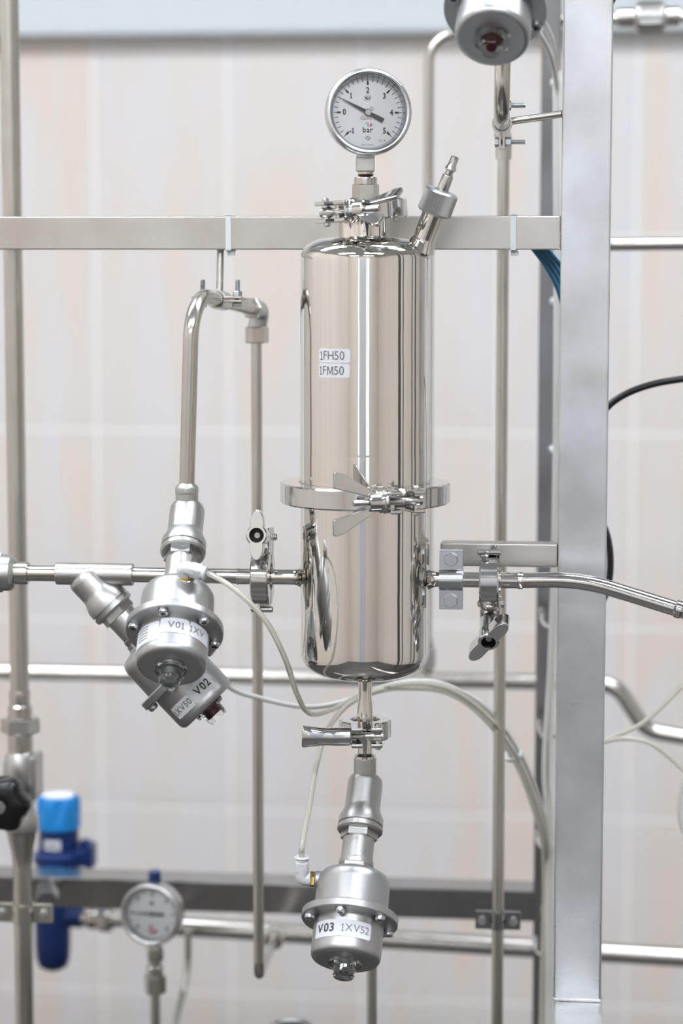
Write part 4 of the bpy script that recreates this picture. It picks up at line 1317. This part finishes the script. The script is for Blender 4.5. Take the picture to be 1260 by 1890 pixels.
fn = frame(P(155, 1694, 2.47), P(262, 1700, 2.45) - P(155, 1694, 2.47))
part('nipple', 'pipe', fg, lambda bm: lathe(bm, [(0, 0.0), (0.0085, 0.0), (0.0085, 0.006), (0.0115, 0.008), (0.0115, 0.018), (0.0100, 0.020), (0.0100, 0.036), (0.0075, 0.037), (0.0075, 0.062), (0, 0.062)], 28, fn))
part('hex_nut', 'pipe', fg, lambda bm: hexn(bm, 0.0250, 0.0195, 0.0325, fn, 0.001))

# ================================================================== hoses and cables
def hose(label, pts, r=0.0022, m='hose', cat='hose', group=None, name='air_hose', n=10):
    q = spline(pts, n)
    return single(name, m, lambda bm: sweep(bm, q, r, 12), label, cat, group, 60)


(p1, d1), (p2, d2_), (p3, d3) = h1, h2, h3
hose('clear hose looping from the V01 valve down under the housing', [p1 - d1 * 0.004, p1 + d1 * 0.006, P(437, 1091, 1.80), P(490, 1146, 1.80), P(526, 1216, 1.82), P(549, 1284, 1.86), P(572, 1317, 1.92), P(612, 1310, 1.97), P(664, 1284, 2.01), P(740, 1263, 2.04), P(822, 1270, 2.07), P(896, 1318, 2.10), P(955, 1398, 2.13), P(992, 1490, 2.16), P(1006, 1560, 2.19), P(1008, 1660, 2.22), P(1006, 1780, 2.22), P(1003, 1920, 2.22)])
hose('clear hose running from the V02 valve behind the housing outlet', [p2 - d2_ * 0.004, p2 + d2_ * 0.012, P(420, 1266, 1.99), P(478, 1288, 2.0), P(566, 1305, 2.01), P(640, 1293, 2.03), P(702, 1269, 2.05), P(772, 1257, 2.07), P(834, 1269, 2.085), P(904, 1313, 2.11), P(963, 1396, 2.14), P(998, 1488, 2.17), P(1011, 1560, 2.195), P(1012, 1660, 2.22), P(1010, 1780, 2.225), P(1008, 1920, 2.225)], m='milk')
hose('clear hose rising from the V03 valve elbow to join the others', [p3 - d3 * 0.004, p3 + d3 * 0.010, P(571, 1486, 1.87), P(584, 1412, 1.90), P(603, 1350, 1.94), P(640, 1303, 1.98), P(690, 1278, 2.015), P(748, 1270, 2.05), P(826, 1279, 2.075), P(892, 1325, 2.105), P(948, 1402, 2.135), P(985, 1494, 2.165), P(1002, 1562, 2.195), P(1004, 1660, 2.225), P(1001, 1780, 2.225), P(998, 1920, 2.225)])
for i, (dx, lab) in enumerate(((0, 'milky hose running down the gap beside the rear post'), (7, 'milky hose running down closest to the front post'))):
    hose(lab, [P(1024 + dx, 130, 2.2), P(1025 + dx, 300, 2.2), P(1026 + dx, 600, 2.2), P(1022 + dx, 1000, 2.2), P(1014 + dx, 1240, 2.2), P((1004 if i == 0 else 1016), 1420, 2.2), P(1012 + dx, 1560, 2.2), P(1010 + dx, 1900, 2.2)], 0.0024, 'milk')
for i, (a, b, lab) in enumerate((((996, 30), (1026, 118), 'white hose from the top valve, upper one'), ((990, 55), (1026, 150), 'white hose from the top valve, lower one'))):
    hose(lab, [P(a[0] - 20, a[1] - 20, 2.0), P(a[0], a[1], 2.05), P((a[0] + b[0]) / 2 + 6, (a[1] + b[1]) / 2 - 4, 2.12), P(b[0], b[1], 2.19), P(b[0] + 3, b[1] + 60, 2.2)], 0.0023, 'milk')
hose('clear hose leaving the post upward to the right edge', [P(1085, 1390, 2.1), P(1118, 1366, 2.1), P(1180, 1338, 2.1), P(1225, 1300, 2.1), P(1262, 1262, 2.1), P(1310, 1215, 2.1)], 0.0022)
hose('clear hose arching from the post down to the right edge', [P(1085, 1380, 2.08), P(1114, 1369, 2.08), P(1150, 1363, 2.08), P(1195, 1370, 2.08), P(1236, 1398, 2.08), P(1275, 1440, 2.08), P(1320, 1520, 2.08)], 0.0022)
hose('milky hose loop at the right edge', [P(1285, 1410, 2.15), P(1262, 1440, 2.15), P(1254, 1485, 2.15), P(1260, 1530, 2.15), P(1290, 1565, 2.15)], 0.0023, 'milk')
hose('black cable curving out from behind the post', [P(1320, 692, 2.06), P(1262, 699, 2.06), P(1205, 709, 2.06), P(1155, 727, 2.06), P(1118, 754, 2.06), P(1085, 800, 2.06), P(1075, 870, 2.06), P(1095, 935, 2.06), P(1119, 985, 2.06), P(1126, 1040, 2.06), P(1118, 1095, 2.06), P(1090, 1150, 2.06), P(1070, 1230, 2.06)], 0.0030, 'black', 'cable', name='power_cable')
hose('short black cable at the top edge right of the post', [P(1105, 30, 2.05), P(1124, 8, 2.05), P(1135, -12, 2.05), P(1160, -60, 2.05)], 0.0030, 'black', 'cable', name='power_cable')
for i, (a, b, c) in enumerate((((986, 462), (1008, 492), (1027, 528)), ((994, 462), (1013, 487), (1030, 517)), ((1003, 462), (1018, 482), (1033, 506)), ((1012, 462), (1023, 476), (1036, 494)))):
    hose(('blue hose bent under the bar at the post, outermost of four', 'blue hose bent under the bar at the post, second from outside', 'blue hose bent under the bar at the post, third from outside', 'blue hose bent under the bar at the post, innermost of four')[i],
         [P(a[0] - 22, a[1] - 26, 2.02), P(a[0], a[1], 2.02), P(b[0], b[1], 2.03), P(c[0], c[1], 2.04), P(c[0] + 14, c[1] + 44, 2.05)], 0.0021, 'blue', group='blue hoses at the post')


def ziptie(x, label):
    xx = P(x, 430, YB - 0.0125).x
    t = thing('cable_tie', label, 'cable tie', (xx, YB, zb0), 'cable ties')
    def loop(bm):
        h = (zb1 - zb0); c = (zb0 + zb1) / 2
        for yy in (-1, 1):
            box(bm, (0.0046, 0.0012, h + 0.0024), T(xx, YB + yy * 0.0131, c), 0.0003)
        for zz in (-1, 1):
            box(bm, (0.0046, 0.0274, 0.0012), T(xx, YB, c + zz * (h / 2 + 0.0006)), 0.0003)
    part('strap', 'tie', t, loop)
    part('tie_head', 'tie', t, lambda bm: box(bm, (0.0062, 0.0060, 0.0040), T(xx + 0.001, YB - 0.006, zb0 - 0.0030), 0.0006))
ziptie(421.5, 'white cable tie round the cross bar above the pipe hanger')
ziptie(947, 'white cable tie round the cross bar near the post')
tc = P(947, 1393, 2.135)
td = (P(963, 1420, 2.145) - P(935, 1368, 2.125)).normalized()
single('cable_tie', 'tie', lambda bm: lathe(bm, [(0.0068, -0.002), (0.0080, -0.002), (0.0080, 0.002), (0.0068, 0.002)], 24, frame(tc, td), True), 'white cable tie bundling the clear hoses', 'cable tie', 'cable ties')
for (x, y, l) in ((1022, 152, 'small white button tie on the rear post near the top'), (1021, 555, 'small white button tie on the rear post below the bar'), (1019, 829, 'small white button tie on the rear post above the arm')):
    single('hose_button', 'tie', lambda bm: lathe(bm, [(0, -0.002), (0.0030, -0.002), (0.0034, 0), (0.0026, 0.002), (0, 0.0024)], 18, frame(P(x, y, 2.31), (0, -1, 0))), l, 'clip', 'white hose buttons')
